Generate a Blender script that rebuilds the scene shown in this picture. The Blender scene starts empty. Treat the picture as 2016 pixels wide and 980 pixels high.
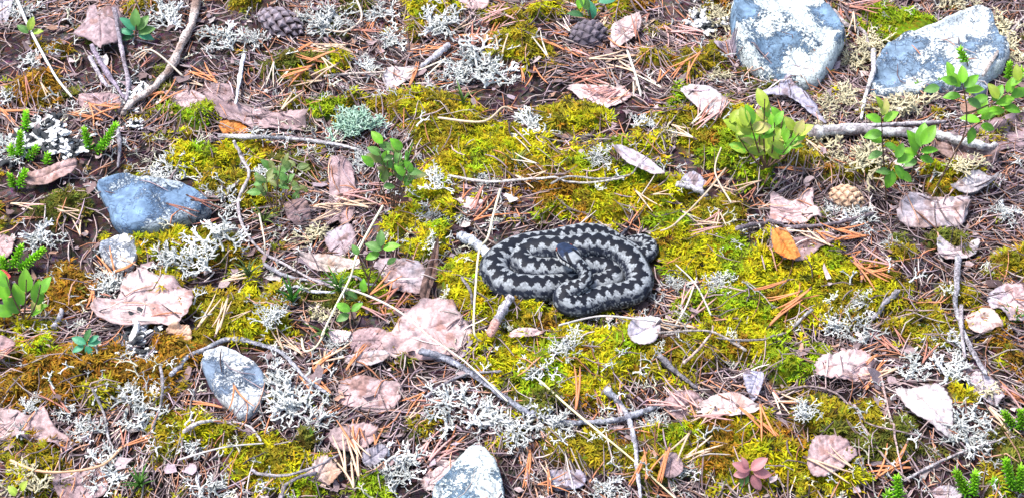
import bpy, math, random
import numpy as np
from mathutils import Vector, Matrix

random.seed(7)
rng = np.random.default_rng(7)
R = math.radians
scene = bpy.context.scene
COL = scene.collection

# ------------------------------------------------------------------ camera, sky, sun, exposure
PITCH, DIST, HFOV = R(45), 1.92, R(32)
cam_d = bpy.data.cameras.new('camera')
cam = bpy.data.objects.new('camera', cam_d); COL.objects.link(cam)
cam.location = (0, -DIST * math.cos(PITCH), DIST * math.sin(PITCH))
cam.rotation_euler = (math.pi / 2 - PITCH, 0, 0)
cam_d.sensor_width = 36; cam_d.angle = HFOV
cam_d.clip_start = 0.01; cam_d.clip_end = 500
scene.camera = cam

SUN_EL, SUN_AZ = R(66), R(-75)          # azimuth measured from +Y towards +X
w = bpy.data.worlds.new('World'); scene.world = w; w.use_nodes = True
nt = w.node_tree
sky = nt.nodes.new('ShaderNodeTexSky'); sky.sky_type = 'NISHITA'; sky.sun_disc = False
sky.sun_elevation = SUN_EL; sky.sun_rotation = SUN_AZ
sky.air_density = 1.0; sky.dust_density = 3.0; sky.ozone_density = 1.0
bg = nt.nodes['Background']; bg.inputs[1].default_value = 0.09
nt.links.new(sky.outputs[0], bg.inputs[0])
sl = bpy.data.lights.new('sun', 'SUN'); sl.energy = 1.5; sl.angle = R(10); sl.color = (1, .96, .93)
so = bpy.data.objects.new('sun', sl); COL.objects.link(so)
sd = Vector((math.sin(SUN_AZ) * math.cos(SUN_EL), math.cos(SUN_AZ) * math.cos(SUN_EL), math.sin(SUN_EL)))
so.rotation_euler = sd.to_track_quat('Z', 'Y').to_euler(); so.location = sd * 5
vs = scene.view_settings
vs.view_transform = 'Standard'; vs.look = 'None'; vs.gamma = 1; vs.use_curve_mapping = False
vs.exposure = 1.8
try: scene.cycles.max_bounces = 6
except Exception: pass

# ------------------------------------------------------------------ photograph geometry -> ground points
W, H = 2016, 980
TH = math.tan(HFOV / 2)
S = DIST * TH / 1008                      # metres per photograph pixel at the middle
CL = np.array(cam.location)
FW = np.array([0, math.cos(PITCH), -math.sin(PITCH)]); UP = np.array([0, math.sin(PITCH), math.cos(PITCH)]); RT = np.array([1., 0, 0])
def ray(x, y):
    x = np.asarray(x, float); y = np.asarray(y, float)
    u = (x - 1008) / 1008 * TH; v = -(y - 490) / 1008 * TH
    return FW + u[..., None] * RT + v[..., None] * UP
def at_z(x, y, z):                        # the point seen at (x, y) at height z
    d = ray(x, y); t = (np.asarray(z, float) - CL[2]) / d[..., 2]
    return CL + t[..., None] * d
def at(x, y, dz=0.0):                     # the point seen at (x, y), dz above the ground
    p = at_z(x, y, np.zeros_like(np.asarray(x, float)) + dz)
    for _ in range(6): p = at_z(x, y, height(p[..., 0], p[..., 1]) + dz)
    return p
def kpx(y): return S / (1 + (y - 490) / 1008 * TH)  # metres per pixel at that picture row

# ------------------------------------------------------------------ noise
def hash2(ix, iy, seed):
    n = (ix.astype(np.int64) * 374761393 + iy.astype(np.int64) * 668265263 + seed * 974711) & 0xffffffff
    n = ((n ^ (n >> 13)) * 1274126177) & 0xffffffff
    return ((n ^ (n >> 16)) & 0xffffff) / float(0xffffff)
def noise(x, y, scale, seed=0):           # value noise in -1..1, cells of size 1/scale
    x = np.asarray(x, float) * scale; y = np.asarray(y, float) * scale
    ix = np.floor(x); iy = np.floor(y); fx = x - ix; fy = y - iy
    fx = fx * fx * fx * (fx * (fx * 6 - 15) + 10); fy = fy * fy * fy * (fy * (fy * 6 - 15) + 10)
    a = hash2(ix, iy, seed); b = hash2(ix + 1, iy, seed); c = hash2(ix, iy + 1, seed); d = hash2(ix + 1, iy + 1, seed)
    return (a * (1 - fx) * (1 - fy) + b * fx * (1 - fy) + c * (1 - fx) * fy + d * fx * fy) * 2 - 1
def sstep(a, b, x):
    t = np.clip((x - a) / (b - a), 0, 1); return t * t * (3 - 2 * t)

# ------------------------------------------------------------------ moss map: (x, y, rx, ry, tone) in photograph pixels, laid on the ground
Y, G, O, B, D = 0, 1, 2, 3, 4             # yellow, green, olive, orange-brown, dark olive
MOSS = [
 (1180,395,130,55,Y),(1095,385,60,40,B),(1290,395,70,50,Y),(1250,360,50,30,G),(1400,510,140,60,Y),(1330,470,60,50,Y),(1500,555,120,50,Y),(1600,540,110,45,Y),
 (1450,605,100,40,G),(1700,600,110,40,O),(1580,600,90,40,Y),(1090,720,150,50,Y),(1200,680,120,50,Y),(1330,705,120,50,O),(1130,775,90,40,Y),(1070,770,60,30,G),
 (1480,680,95,45,Y),(1560,725,70,35,G),(1020,605,70,35,Y),(960,570,55,62,Y),(905,560,45,50,Y),(1030,640,80,22,O),(1350,880,110,45,Y),(1500,930,150,50,Y),
 (1300,930,60,40,O),(1600,840,70,35,O),(1440,860,120,35,Y),(1000,285,140,45,Y),(890,250,90,55,O),(800,200,60,38,O),(920,325,100,35,Y),(1110,250,80,40,O),
 (1340,210,36,26,G),(1400,265,90,45,O),(1460,310,80,50,G),(1570,300,60,40,O),(850,25,60,32,Y),(825,65,60,25,O),(1000,42,40,20,O),(1020,105,60,35,O),
 (655,140,30,16,Y),(580,130,60,28,D),(690,205,25,18,O),(625,215,45,20,G),(1380,130,65,35,O),(1295,130,50,25,O),(1240,10,50,22,Y),(1765,42,85,36,G),
 (1085,30,40,22,O),(430,310,115,32,Y),(560,330,70,45,D),(480,370,80,30,O),(390,240,36,18,G),(330,225,28,18,G),(120,105,40,20,O),(80,190,45,40,B),
 (320,470,90,35,Y),(140,570,65,45,B),(120,415,50,30,D),(420,490,60,35,O),(120,740,120,60,B),(55,690,50,40,Y),(250,740,110,55,B),(335,695,60,40,B),
 (460,620,90,45,O),(515,650,60,30,Y),(200,785,60,35,O),(380,865,80,45,O),(520,905,90,50,O),(570,950,80,35,Y),(735,968,60,18,G),(600,880,30,20,D),
 (60,930,70,40,O),(30,890,35,16,O),(850,480,45,40,Y),(800,440,60,28,Y),(700,560,50,35,G),(640,600,60,28,D),(880,420,45,26,O),(1860,470,60,26,D),
 (1800,650,100,38,O),(1900,600,45,30,O),(1740,560,60,30,O),(1935,640,60,28,Y),(1990,700,30,40,B),(1870,365,60,28,O),(1840,345,40,20,Y),(1720,890,100,36,D),
 (1680,830,60,36,O),(1640,940,60,30,Y),(1880,780,26,16,Y),(1990,900,50,40,D),(1960,250,40,20,D),(1640,560,60,40,O),(850,370,50,28,Y),(1420,420,50,30,O),
 (560,260,0,0,O),(1250,300,60,22,Y),(990,340,60,20,O),(1180,880,60,36,O),(1100,900,50,24,O),(1060,820,50,24,D),(330,560,40,26,O),(1560,960,80,24,O),
 (270,15,40,18,O),(480,20,40,18,O),(700,20,40,18,D),(1130,330,70,26,Y),(1700,340,80,22,O),(1500,470,50,20,O),(960,690,40,24,Y)]
MOSS = [m for m in MOSS if m[2] > 0]
# low cushions carry on outside the picture
for _ in range(110):
    x = random.uniform(-700, 2716); y = random.uniform(-420, 1400)
    if -60 < x < 2076 and -60 < y < 1040: continue
    MOSS.append((x, y, random.uniform(50, 140), random.uniform(30, 60), random.choice([Y, O, O, G, B, D])))
def _flat(x, y):
    d = ray(x, y); t = -CL[2] / d[..., 2]; return CL + t[..., None] * d
MA = np.array([m[:4] for m in MOSS], float); MT = np.array([m[4] for m in MOSS])
_mc = _flat(MA[:, 0], MA[:, 1])[:, :2]; _mk = kpx(MA[:, 1])
MRX = MA[:, 2] * _mk; MRY = MA[:, 3] * _mk / math.sin(PITCH)
FLECK_I = np.array([int(np.nonzero(MT == t)[0][0]) for t in (O, D, O, O)])
SNAKE_C = _flat(np.array(1122.), np.array(535.))[:2]
STONES = []                               # filled below: footprints keep moss and litter off
STONE_PX = {
 'big':   [(1437,50),(1446,0),(1490,-30),(1560,-34),(1612,5),(1648,55),(1662,82),(1634,128),(1602,168),(1545,165),(1482,135),(1452,100)],
 'slab':  [(1712,178),(1722,128),(1752,92),(1830,62),(1900,26),(1948,28),(1965,70),(1985,110),(1960,150),(1900,165),(1838,178),(1770,190)],
 'blue':  [(190,358),(245,352),(310,360),(372,368),(412,398),(400,420),(355,436),(300,452),(238,452),(212,410)],
 'white': [(196,492),(215,470),(250,460),(272,476),(268,505),(250,530),(215,520)],
 'split': [(396,715),(415,690),(452,690),(500,715),(522,745),(515,790),(478,826),(452,800),(420,770)],
 'wedge': [(850,985),(880,940),(935,878),(975,915),(992,965),(985,1020),(900,1030)],
 'pebble':[(1912,172),(1925,155),(1945,162),(1942,182),(1922,186)],
}
for k, p in STONE_PX.items():
    a = np.array(p, float); q = _flat(a[:, 0], a[:, 1])[:, :2]; c = q.mean(0)
    STONES.append((c, np.abs(q - c).max(0) * .92))
def moss_field(x, y):
    x = np.asarray(x, float); y = np.asarray(y, float)
    best = np.full(x.shape, -9.0); idx = np.zeros(x.shape, int)
    wx = x + .012 * noise(x, y, 45, 3); wy = y + .012 * noise(x, y, 45, 4)
    for i in range(len(MOSS)):
        d = 1.06 - np.sqrt(((wx - _mc[i, 0]) / MRX[i]) ** 2 + ((wy - _mc[i, 1]) / MRY[i]) ** 2)
        k = d > best; best = np.where(k, d, best); idx = np.where(k, i, idx)
    m = best + .30 * noise(x, y, 38, 5) + .22 * noise(x, y, 95, 6)
    fleck = .75 * noise(x, y, 24, 7) + .45 * noise(x, y, 55, 17) - .58
    k = fleck > m; m = np.where(k, fleck, m); idx = np.where(k, FLECK_I[np.floor(hash2(np.floor(x * 9), np.floor(y * 9), 23) * 3.999).astype(int)], idx)
    e = ((x - SNAKE_C[0]) / .086) ** 2 + ((y - SNAKE_C[1]) / .052) ** 2
    m = np.where(e < 1, np.minimum(m, -.5), m)
    return m, idx
def stone_mask(x, y, grow=1.0):
    m = np.zeros(np.shape(x), bool)
    for c, r in STONES: m |= ((x - c[0]) / (r[0] * grow)) ** 2 + ((y - c[1]) / (r[1] * grow)) ** 2 < 1
    return m
def height_raw(x, y):
    x = np.asarray(x, float); y = np.asarray(y, float)
    base = .009 * noise(x, y, 5, 11) + .005 * noise(x, y, 14, 12) + .0022 * noise(x, y, 60, 13)
    m, _ = moss_field(x, y)
    lift = sstep(.0, .55, m) * (.010 + .005 * noise(x, y, 45, 14) + .0035 * noise(x, y, 105, 15))
    e = np.sqrt(((x - SNAKE_C[0]) / .14) ** 2 + ((y - SNAKE_C[1]) / .115) ** 2)
    base = base * sstep(.8, 1.3, e) - .004 * (1 - sstep(.7, 1.1, e))
    return base + lift
# height table for quick look-ups
HX = np.arange(-1.3, 1.3001, .0035); HY = np.arange(-.95, 1.2501, .0035)
_gx, _gy = np.meshgrid(HX, HY)
HT = height_raw(_gx, _gy); MTAB, MIDX = moss_field(_gx, _gy)
def _bil(T, x, y):
    x = np.asarray(x, float); y = np.asarray(y, float)
    fx = np.clip((x - HX[0]) / .0035, 0, len(HX) - 1.001); fy = np.clip((y - HY[0]) / .0035, 0, len(HY) - 1.001)
    i = fx.astype(int); j = fy.astype(int); fx = fx - i; fy = fy - j
    return T[j, i] * (1 - fx) * (1 - fy) + T[j, i + 1] * fx * (1 - fy) + T[j + 1, i] * (1 - fx) * fy + T[j + 1, i + 1] * fx * fy
def height(x, y): return _bil(HT, x, y)
def moss_at(x, y): return _bil(MTAB, x, y)

# ------------------------------------------------------------------ mesh helpers
def raw_mesh(name, v, f, cols=None, smooth=True, attrs=None):
    v = np.asarray(v, np.float32).reshape(-1, 3); f = np.asarray(f, np.int32); n = f.shape[1]
    me = bpy.data.meshes.new(name)
    me.vertices.add(len(v)); me.vertices.foreach_set('co', v.ravel())
    me.loops.add(f.size); me.loops.foreach_set('vertex_index', f.ravel())
    me.polygons.add(len(f)); me.polygons.foreach_set('loop_start', np.arange(0, f.size, n, dtype=np.int32))
    me.polygons.foreach_set('use_smooth', np.full(len(f), smooth))
    me.update(calc_edges=True)
    if cols is not None:
        c = np.ones((len(v), 4), np.float32); c[:, :3] = cols
        a = me.color_attributes.new('Col', 'FLOAT_COLOR', 'POINT'); a.data.foreach_set('color', c.ravel())
    return me
def link(name, me, mats=None, parent=None, **props):
    o = bpy.data.objects.new(name, me); COL.objects.link(o)
    if mats is not None and me is not None and not me.materials: me.materials.append(mats)
    if parent is not None: o.parent = parent
    for k, v in props.items(): o[k] = v
    return o
def empty(name, loc, label, category, group=None):
    o = link(name, None, label=label, category=category); o.location = loc; o.empty_display_size = .01
    if group: o['group'] = group
    return o
def unit(a): return a / np.maximum(np.linalg.norm(a, axis=-1, keepdims=True), 1e-9)
def tubes(P, Rr, sides=4, wide=1.0):
    """P (N,K,3) centre lines, Rr (N,K) radii -> verts (N*K*sides,3), quads"""
    N, K, _ = P.shape
    T = unit(np.gradient(P, axis=1)); up = np.zeros_like(T); up[..., 2] = 1
    par = np.abs(T[..., 2]) > .95; up[par] = (0, 1, 0)
    side = unit(np.cross(T, up)); u2 = np.cross(side, T)
    a = np.arange(sides) / sides * 2 * math.pi
    V = P[:, :, None, :] + Rr[:, :, None, None] * (np.cos(a)[None, None, :, None] * side[:, :, None, :] * wide + np.sin(a)[None, None, :, None] * u2[:, :, None, :])
    idx = np.arange(N * K * sides).reshape(N, K, sides)
    f = np.stack([idx[:, :-1, :], np.roll(idx, -1, 2)[:, :-1, :], np.roll(idx, -1, 2)[:, 1:, :], idx[:, 1:, :]], -1).reshape(-1, 4)
    return V.reshape(-1, 3), f
def catmull(P, n, closed=False):
    P = np.asarray(P, float); m = len(P)
    t = np.linspace(0, m if closed else m - 1, n, endpoint=not closed)
    i = np.floor(t).astype(int)
    if not closed: i = np.minimum(i, m - 2)
    f = (t - i)[:, None]
    g = (lambda k: P[k % m]) if closed else (lambda k: P[np.clip(k, 0, m - 1)])
    p0, p1, p2, p3 = g(i - 1), g(i), g(i + 1), g(i + 2)
    return .5 * (2 * p1 + (p2 - p0) * f + (2 * p0 - 5 * p1 + 4 * p2 - p3) * f ** 2 + (3 * p1 - p0 - 3 * p2 + p3) * f ** 3)

# ------------------------------------------------------------------ materials
def new_mat(name):
    m = bpy.data.materials.new(name); m.use_nodes = True
    return m, m.node_tree.nodes, m.node_tree.links, m.node_tree.nodes['Principled BSDF']
def node(N, t, **kw):
    n = N.new(t)
    for k, v in kw.items(): setattr(n, k, v)
    return n
def attr_mat(name, rough=.8, amt=.35, scale=400, bump=.3, spec=.3, trans=0, bdist=.0006):
    """base colour from the mesh's own colours, broken up by grain"""
    m, N, L, b = new_mat(name)
    at_ = node(N, 'ShaderNodeAttribute', attribute_name='Col')
    tc = node(N, 'ShaderNodeTexCoord'); nz = node(N, 'ShaderNodeTexNoise')
    nz.inputs['Scale'].default_value = scale; nz.inputs['Detail'].default_value = 5; nz.inputs['Roughness'].default_value = .65
    L.new(tc.outputs['Object'], nz.inputs['Vector'])
    mr = node(N, 'ShaderNodeMapRange'); mr.inputs[1].default_value = .3; mr.inputs[2].default_value = .7
    mr.inputs[3].default_value = 1 - amt; mr.inputs[4].default_value = 1 + amt
    L.new(nz.outputs[0], mr.inputs[0])
    oi = node(N, 'ShaderNodeObjectInfo'); mo = node(N, 'ShaderNodeMapRange'); mo.inputs[3].default_value = .85; mo.inputs[4].default_value = 1.15
    L.new(oi.outputs['Random'], mo.inputs[0])
    mu = node(N, 'ShaderNodeMath', operation='MULTIPLY'); L.new(mr.outputs[0], mu.inputs[0]); L.new(mo.outputs[0], mu.inputs[1])
    vm = node(N, 'ShaderNodeVectorMath', operation='SCALE')
    L.new(at_.outputs['Color'], vm.inputs[0]); L.new(mu.outputs[0], vm.inputs['Scale'])
    L.new(vm.outputs[0], b.inputs['Base Color'])
    b.inputs['Roughness'].default_value = rough; b.inputs['Specular IOR Level'].default_value = spec
    if bump:
        bp = node(N, 'ShaderNodeBump'); bp.inputs['Strength'].default_value = bump; bp.inputs['Distance'].default_value = bdist
        L.new(nz.outputs[0], bp.inputs['Height']); L.new(bp.outputs[0], b.inputs['Normal'])
    if trans:
        tr = node(N, 'ShaderNodeBsdfTranslucent'); mx = node(N, 'ShaderNodeMixShader'); mx.inputs[0].default_value = trans
        L.new(vm.outputs[0], tr.inputs[0]); L.new(b.outputs[0], mx.inputs[1]); L.new(tr.outputs[0], mx.inputs[2])
        L.new(mx.outputs[0], N['Material Output'].inputs[0])
    return m
M_MOSS = attr_mat('moss_green', .75, .3, 300, 0, .2, .25)
M_NEEDLE = attr_mat('dry_needle', .55, .3, 350, 0, .4)
M_LEAF = attr_mat('dead_leaf', .75, .32, 420, .5, .3, .12, .0008)
M_LICHEN = attr_mat('lichen', .9, .16, 350, .2, .15, .2)
M_BARK = attr_mat('twig_bark', .9, .8, 330, 1.0, .15, 0, .002)
M_STRAW = attr_mat('straw', .5, .2, 200, 0, .4)
M_GREEN = attr_mat('fresh_leaf', .45, .2, 180, .2, .45, .3)
M_CONE = attr_mat('cone_scale', .7, .35, 300, .4, .3)
M_CHIP = attr_mat('litter_chip', .85, .35, 350, .4, .2)
M_SNAKE = attr_mat('snake_skin', .62, .12, 700, .15, .18, 0, .0003)

def ground_mat():
    m, N, L, b = new_mat('forest_soil')
    at_ = node(N, 'ShaderNodeAttribute', attribute_name='Col'); tc = node(N, 'ShaderNodeTexCoord')
    n1 = node(N, 'ShaderNodeTexNoise'); n1.inputs['Scale'].default_value = 160; n1.inputs['Detail'].default_value = 8; n1.inputs['Roughness'].default_value = .75
    v = node(N, 'ShaderNodeTexVoronoi'); v.inputs['Scale'].default_value = 220
    L.new(tc.outputs['Object'], n1.inputs['Vector']); L.new(tc.outputs['Object'], v.inputs['Vector'])
    mr = node(N, 'ShaderNodeMapRange'); mr.inputs[1].default_value = .3; mr.inputs[2].default_value = .7; mr.inputs[3].default_value = .4; mr.inputs[4].default_value = 1.7
    L.new(n1.outputs[0], mr.inputs[0])
    vm = node(N, 'ShaderNodeVectorMath', operation='SCALE'); L.new(at_.outputs['Color'], vm.inputs[0]); L.new(mr.outputs[0], vm.inputs['Scale'])
    hs = node(N, 'ShaderNodeMixRGB', blend_type='OVERLAY'); hs.inputs[0].default_value = .35
    L.new(vm.outputs[0], hs.inputs[1]); L.new(v.outputs['Color'], hs.inputs[2]); L.new(hs.outputs[0], b.inputs['Base Color'])
    bp = node(N, 'ShaderNodeBump'); bp.inputs['Strength'].default_value = .9; bp.inputs['Distance'].default_value = .003
    L.new(n1.outputs[0], bp.inputs['Height']); L.new(bp.outputs[0], b.inputs['Normal'])
    b.inputs['Roughness'].default_value = .95; b.inputs['Specular IOR Level'].default_value = .1
    return m
def stone_mat(name, base, pale, amount, crack, scale=1.0):
    """grey-blue rock under crusts of pale lichen with dark crack lines"""
    m, N, L, b = new_mat(name)
    tc = node(N, 'ShaderNodeTexCoord')
    n0 = node(N, 'ShaderNodeTexNoise'); n0.inputs['Scale'].default_value = 60 * scale; n0.inputs['Detail'].default_value = 4
    L.new(tc.outputs['Object'], n0.inputs['Vector'])
    wob = node(N, 'ShaderNodeVectorMath', operation='SCALE'); wob.inputs['Scale'].default_value = .012
    L.new(n0.outputs['Color'], wob.inputs[0])
    ad = node(N, 'ShaderNodeVectorMath', operation='ADD'); L.new(tc.outputs['Object'], ad.inputs[0]); L.new(wob.outputs[0], ad.inputs[1])
    def nz(sc, det=6, ro=.6):
        n = node(N, 'ShaderNodeTexNoise'); n.inputs['Scale'].default_value = sc; n.inputs['Detail'].default_value = det; n.inputs['Roughness'].default_value = ro
        L.new(ad.outputs[0], n.inputs['Vector']); return n
    def ramp(src, pts):
        r = node(N, 'ShaderNodeValToRGB')
        e = r.color_ramp.elements
        e[0].position, e[0].color = pts[0][0], (*pts[0][1], 1); e[1].position, e[1].color = pts[-1][0], (*pts[-1][1], 1)
        for p, c in pts[1:-1]: x = e.new(p); x.color = (*c, 1)
        L.new(src, r.inputs[0]); return r
    big = nz(18 * scale, 3, .5); mid = nz(70 * scale); fine = nz(330 * scale, 6, .75)
    rb = ramp(mid.outputs[0], [(.3, tuple(c * .55 for c in base)), (.5, base), (.7, tuple(min(1, c * 1.6) for c in base))])
    # crust cover
    cov = node(N, 'ShaderNodeMath', operation='ADD'); L.new(big.outputs[0], cov.inputs[0])
    sc = node(N, 'ShaderNodeMath', operation='MULTIPLY_ADD'); sc.inputs[1].default_value = .45; sc.inputs[2].default_value = -.22; L.new(fine.outputs[0], sc.inputs[0])
    L.new(sc.outputs[0], cov.inputs[1])
    rc = ramp(cov.outputs[0], [(.62 - amount * .3, (0, 0, 0)), (.66 - amount * .3, (1, 1, 1))])
    t0 = .62 - amount * .3
    rim = ramp(cov.outputs[0], [(t0 - .05, (1, 1, 1)), (t0 - .02, (.22, .25, .32)), (t0 - .005, (.3, .33, .4)), (t0 + .03, (1, 1, 1))])
    pal = ramp(fine.outputs[0], [(.38, tuple(c * .35 for c in pale)), (.47, tuple(c * .8 for c in pale)), (.6, tuple(min(.8, c * 1.2) for c in pale))])
    mx = node(N, 'ShaderNodeMixRGB'); L.new(rc.outputs[0], mx.inputs[0]); L.new(rb.outputs[0], mx.inputs[1]); L.new(pal.outputs[0], mx.inputs[2])
    vo = node(N, 'ShaderNodeTexVoronoi', feature='DISTANCE_TO_EDGE'); vo.inputs['Scale'].default_value = crack * scale; L.new(ad.outputs[0], vo.inputs['Vector'])
    rl = ramp(vo.outputs['Distance'], [(.0, (.22, .24, .3)), (.07, (1, 1, 1))])
    brk = ramp(nz(40 * scale, 2).outputs[0], [(.45, (1, 1, 1)), (.6, (0, 0, 0))])
    scr = node(N, 'ShaderNodeMixRGB', blend_type='LIGHTEN'); scr.inputs[0].default_value = 1; L.new(rl.outputs[0], scr.inputs[1]); L.new(brk.outputs[0], scr.inputs[2])
    mu = node(N, 'ShaderNodeMixRGB', blend_type='MULTIPLY'); mu.inputs[0].default_value = .85; rm = node(N, 'ShaderNodeMixRGB', blend_type='MULTIPLY'); rm.inputs[0].default_value = .8; L.new(mx.outputs[0], rm.inputs[1]); L.new(rim.outputs[0], rm.inputs[2])
    L.new(rm.outputs[0], mu.inputs[1]); L.new(scr.outputs[0], mu.inputs[2])
    # dark specks
    sp = ramp(nz(240 * scale, 3, .8).outputs[0], [(.30, (.12, .14, .2)), (.38, (1, 1, 1))])
    mu2 = node(N, 'ShaderNodeMixRGB', blend_type='MULTIPLY'); mu2.inputs[0].default_value = .8; L.new(mu.outputs[0], mu2.inputs[1]); L.new(sp.outputs[0], mu2.inputs[2])
    L.new(mu2.outputs[0], b.inputs['Base Color'])
    bp = node(N, 'ShaderNodeBump'); bp.inputs['Strength'].default_value = .7; bp.inputs['Distance'].default_value = .003
    hh = node(N, 'ShaderNodeMath', operation='ADD'); L.new(mid.outputs[0], hh.inputs[0]); L.new(rc.outputs[0], hh.inputs[1]); L.new(hh.outputs[0], bp.inputs['Height'])
    L.new(bp.outputs[0], b.inputs['Normal'])
    b.inputs['Roughness'].default_value = .85; b.inputs['Specular IOR Level'].default_value = .25
    return m

# ------------------------------------------------------------------ ground: one sheet out to the far distance
TONE = np.array([(.42, .385, .006), (.25, .34, .008), (.28, .235, .010), (.28, .15, .012), (.12, .125, .016)])
def make_ground():
    fx = np.arange(-1.12, 1.1201, .0055); fy = np.arange(-.85, 1.1301, .0055)
    far = np.geomspace(.012, 60, 36).cumsum() ; far = far * 60 / far[-1]
    far = far[far > .01]
    xs = np.concatenate([fx[0] - far[::-1], fx, fx[-1] + far]); ys = np.concatenate([fy[0] - far[::-1], fy, fy[-1] + far])
    gx, gy = np.meshgrid(xs, ys)
    cx = np.clip(gx, -1.25, 1.25); cy = np.clip(gy, -.9, 1.2)
    dist = np.hypot(gx - cx, gy - cy)
    z = height(gx, gy) * np.exp(-dist * 3) + np.where(dist > .02, .05 * noise(gx, gy, .7, 21) * sstep(.0, 3, dist), 0)
    m, idx = moss_field(gx, gy)
    soil = np.array([.034, .022, .022])[None, None, :] * (1 + .5 * noise(gx, gy, 30, 8) + .35 * noise(gx, gy, 90, 9))[..., None]
    tint = np.array([.13, .09, .095])[None, None, :]
    soil = soil + (tint - soil) * (sstep(.1, .8, noise(gx, gy, 55, 10)) * .6)[..., None]
    k = sstep(.0, .3, m)[..., None] * .95
    c = soil * (1 - k) + TONE[MT[idx]] * .5 * k
    farc = sstep(.1, 1.5, dist)[..., None]
    wild = np.where((noise(gx, gy, 3.3, 31) > .0)[..., None], TONE[2], np.array([.16, .12, .11]))
    c = c * (1 - farc) + wild * farc
    ny, nx = gx.shape; id_ = np.arange(ny * nx).reshape(ny, nx)
    f = np.stack([id_[:-1, :-1], id_[:-1, 1:], id_[1:, 1:], id_[1:, :-1]], -1).reshape(-1, 4)
    me = raw_mesh('ground', np.stack([gx, gy, z], -1), f, np.clip(c, 0, 1).reshape(-1, 3))
    link('ground', me, ground_mat(), kind='structure', label='dark forest soil under moss lichen and fallen needles')
make_ground()

# ------------------------------------------------------------------ scatter helper
def scatter(spacing, x0=-.95, x1=.95, y0=-.62, y1=.86):
    xs = np.arange(x0, x1, spacing); ys = np.arange(y0, y1, spacing)
    gx, gy = np.meshgrid(xs, ys)
    gx = gx + rng.uniform(-.5, .5, gx.shape) * spacing; gy = gy + rng.uniform(-.5, .5, gy.shape) * spacing
    return gx.ravel(), gy.ravel()
def inframe(x, y, margin=0.0):
    p = np.stack([x, y, np.zeros_like(x)], -1) - CL
    d = p @ FW; u = (p @ RT) / d; v = (p @ UP) / d
    return (np.abs(u) < TH + margin) & (np.abs(v) < TH * H / W + margin)
def off_snake(x, y, g=1.0):
    return ((x - SNAKE_C[0]) / (.092 * g)) ** 2 + ((y - SNAKE_C[1]) / (.058 * g)) ** 2 > 1

# ------------------------------------------------------------------ moss carpet
def make_moss():
    gx, gy = scatter(.0043)
    ins = inframe(gx, gy, .02)
    keep = ins | (rng.random(gx.shape) < .7)
    m, idx = moss_field(gx, gy)
    keep &= (m > .10 + .12 * rng.standard_normal(gx.shape)) & ~stone_mask(gx, gy, .85)
    x, y, m, idx, ins = gx[keep], gy[keep], m[keep], idx[keep], ins[keep]
    n = len(x); z = height(x, y)
    # neighbouring tones bleed into each other
    t = MT[idx].copy(); j = rng.random(n)
    pn = noise(x, y, 26, 40)
    t = np.where((pn > .5) & (t == Y), G, t); t = np.where((pn < -.62) & (t == Y), O, t)
    t = np.where((pn > .5) & (t == O), Y, t); t = np.where((pn < -.72) & (t == O), B, t); t = np.where(j < .05, D, t)
    col = TONE[t] * (1 + .40 * noise(x, y, 120, 41) + .32 * rng.standard_normal(n))[:, None]
    col = np.clip(col * (1 + .12 * rng.standard_normal((n, 3))), .004, .6)
    NB = 7
    ln = rng.uniform(.0042, .0092, (n, NB)) * (1 + .25 * noise(x, y, 35, 42))[:, None]
    wd = ln * rng.uniform(.15, .24, (n, NB))
    az = (np.arange(NB) / NB * 2 * math.pi)[None, :] + rng.uniform(0, 6.28, (n, 1)) + rng.uniform(-.5, .5, (n, NB))
    el = rng.uniform(.35, 1.35, (n, NB))
    lean = np.stack([noise(x, y, 60, 43), noise(x, y, 60, 44), np.zeros(n)], -1) * .6
    hd = np.stack([np.cos(az), np.sin(az), np.zeros_like(az)], -1)
    sd_ = np.stack([-np.sin(az), np.cos(az), np.zeros_like(az)], -1)
    d1 = hd * np.cos(el)[..., None] + lean[:, None, :]; d1[..., 2] = np.sin(el)
    e2 = el - rng.uniform(.5, 1.3, el.shape)
    d2 = hd * np.cos(e2)[..., None] + lean[:, None, :]; d2[..., 2] = np.sin(e2)
    root = np.stack([x, y, z - .0015 + rng.uniform(0, .003, n)], -1)[:, None, :]
    mid = root + d1 * (ln * .6)[..., None]; tip = mid + d2 * (ln * .5)[..., None]
    V = np.stack([root + sd_ * (wd * .35)[..., None], root - sd_ * (wd * .35)[..., None], mid + sd_ * (wd * .55)[..., None], mid - sd_ * (wd * .55)[..., None], tip], 2)
    V = V.reshape(-1, 3); b = np.arange(n * NB)[:, None] * 5
    f = np.concatenate([b + np.array([[0, 1, 3]]), b + np.array([[0, 3, 2]]), b + np.array([[2, 3, 4]])], 0)
    c = np.repeat(col, NB * 5, 0)
    link('moss', raw_mesh('moss', V, f, c), M_MOSS, kind='stuff', label='carpet of yellow-green to rust-brown moss shoots', category='moss')
    return n
n_moss = make_moss()
HT += .0045 * sstep(.1, .4, MTAB)

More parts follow.
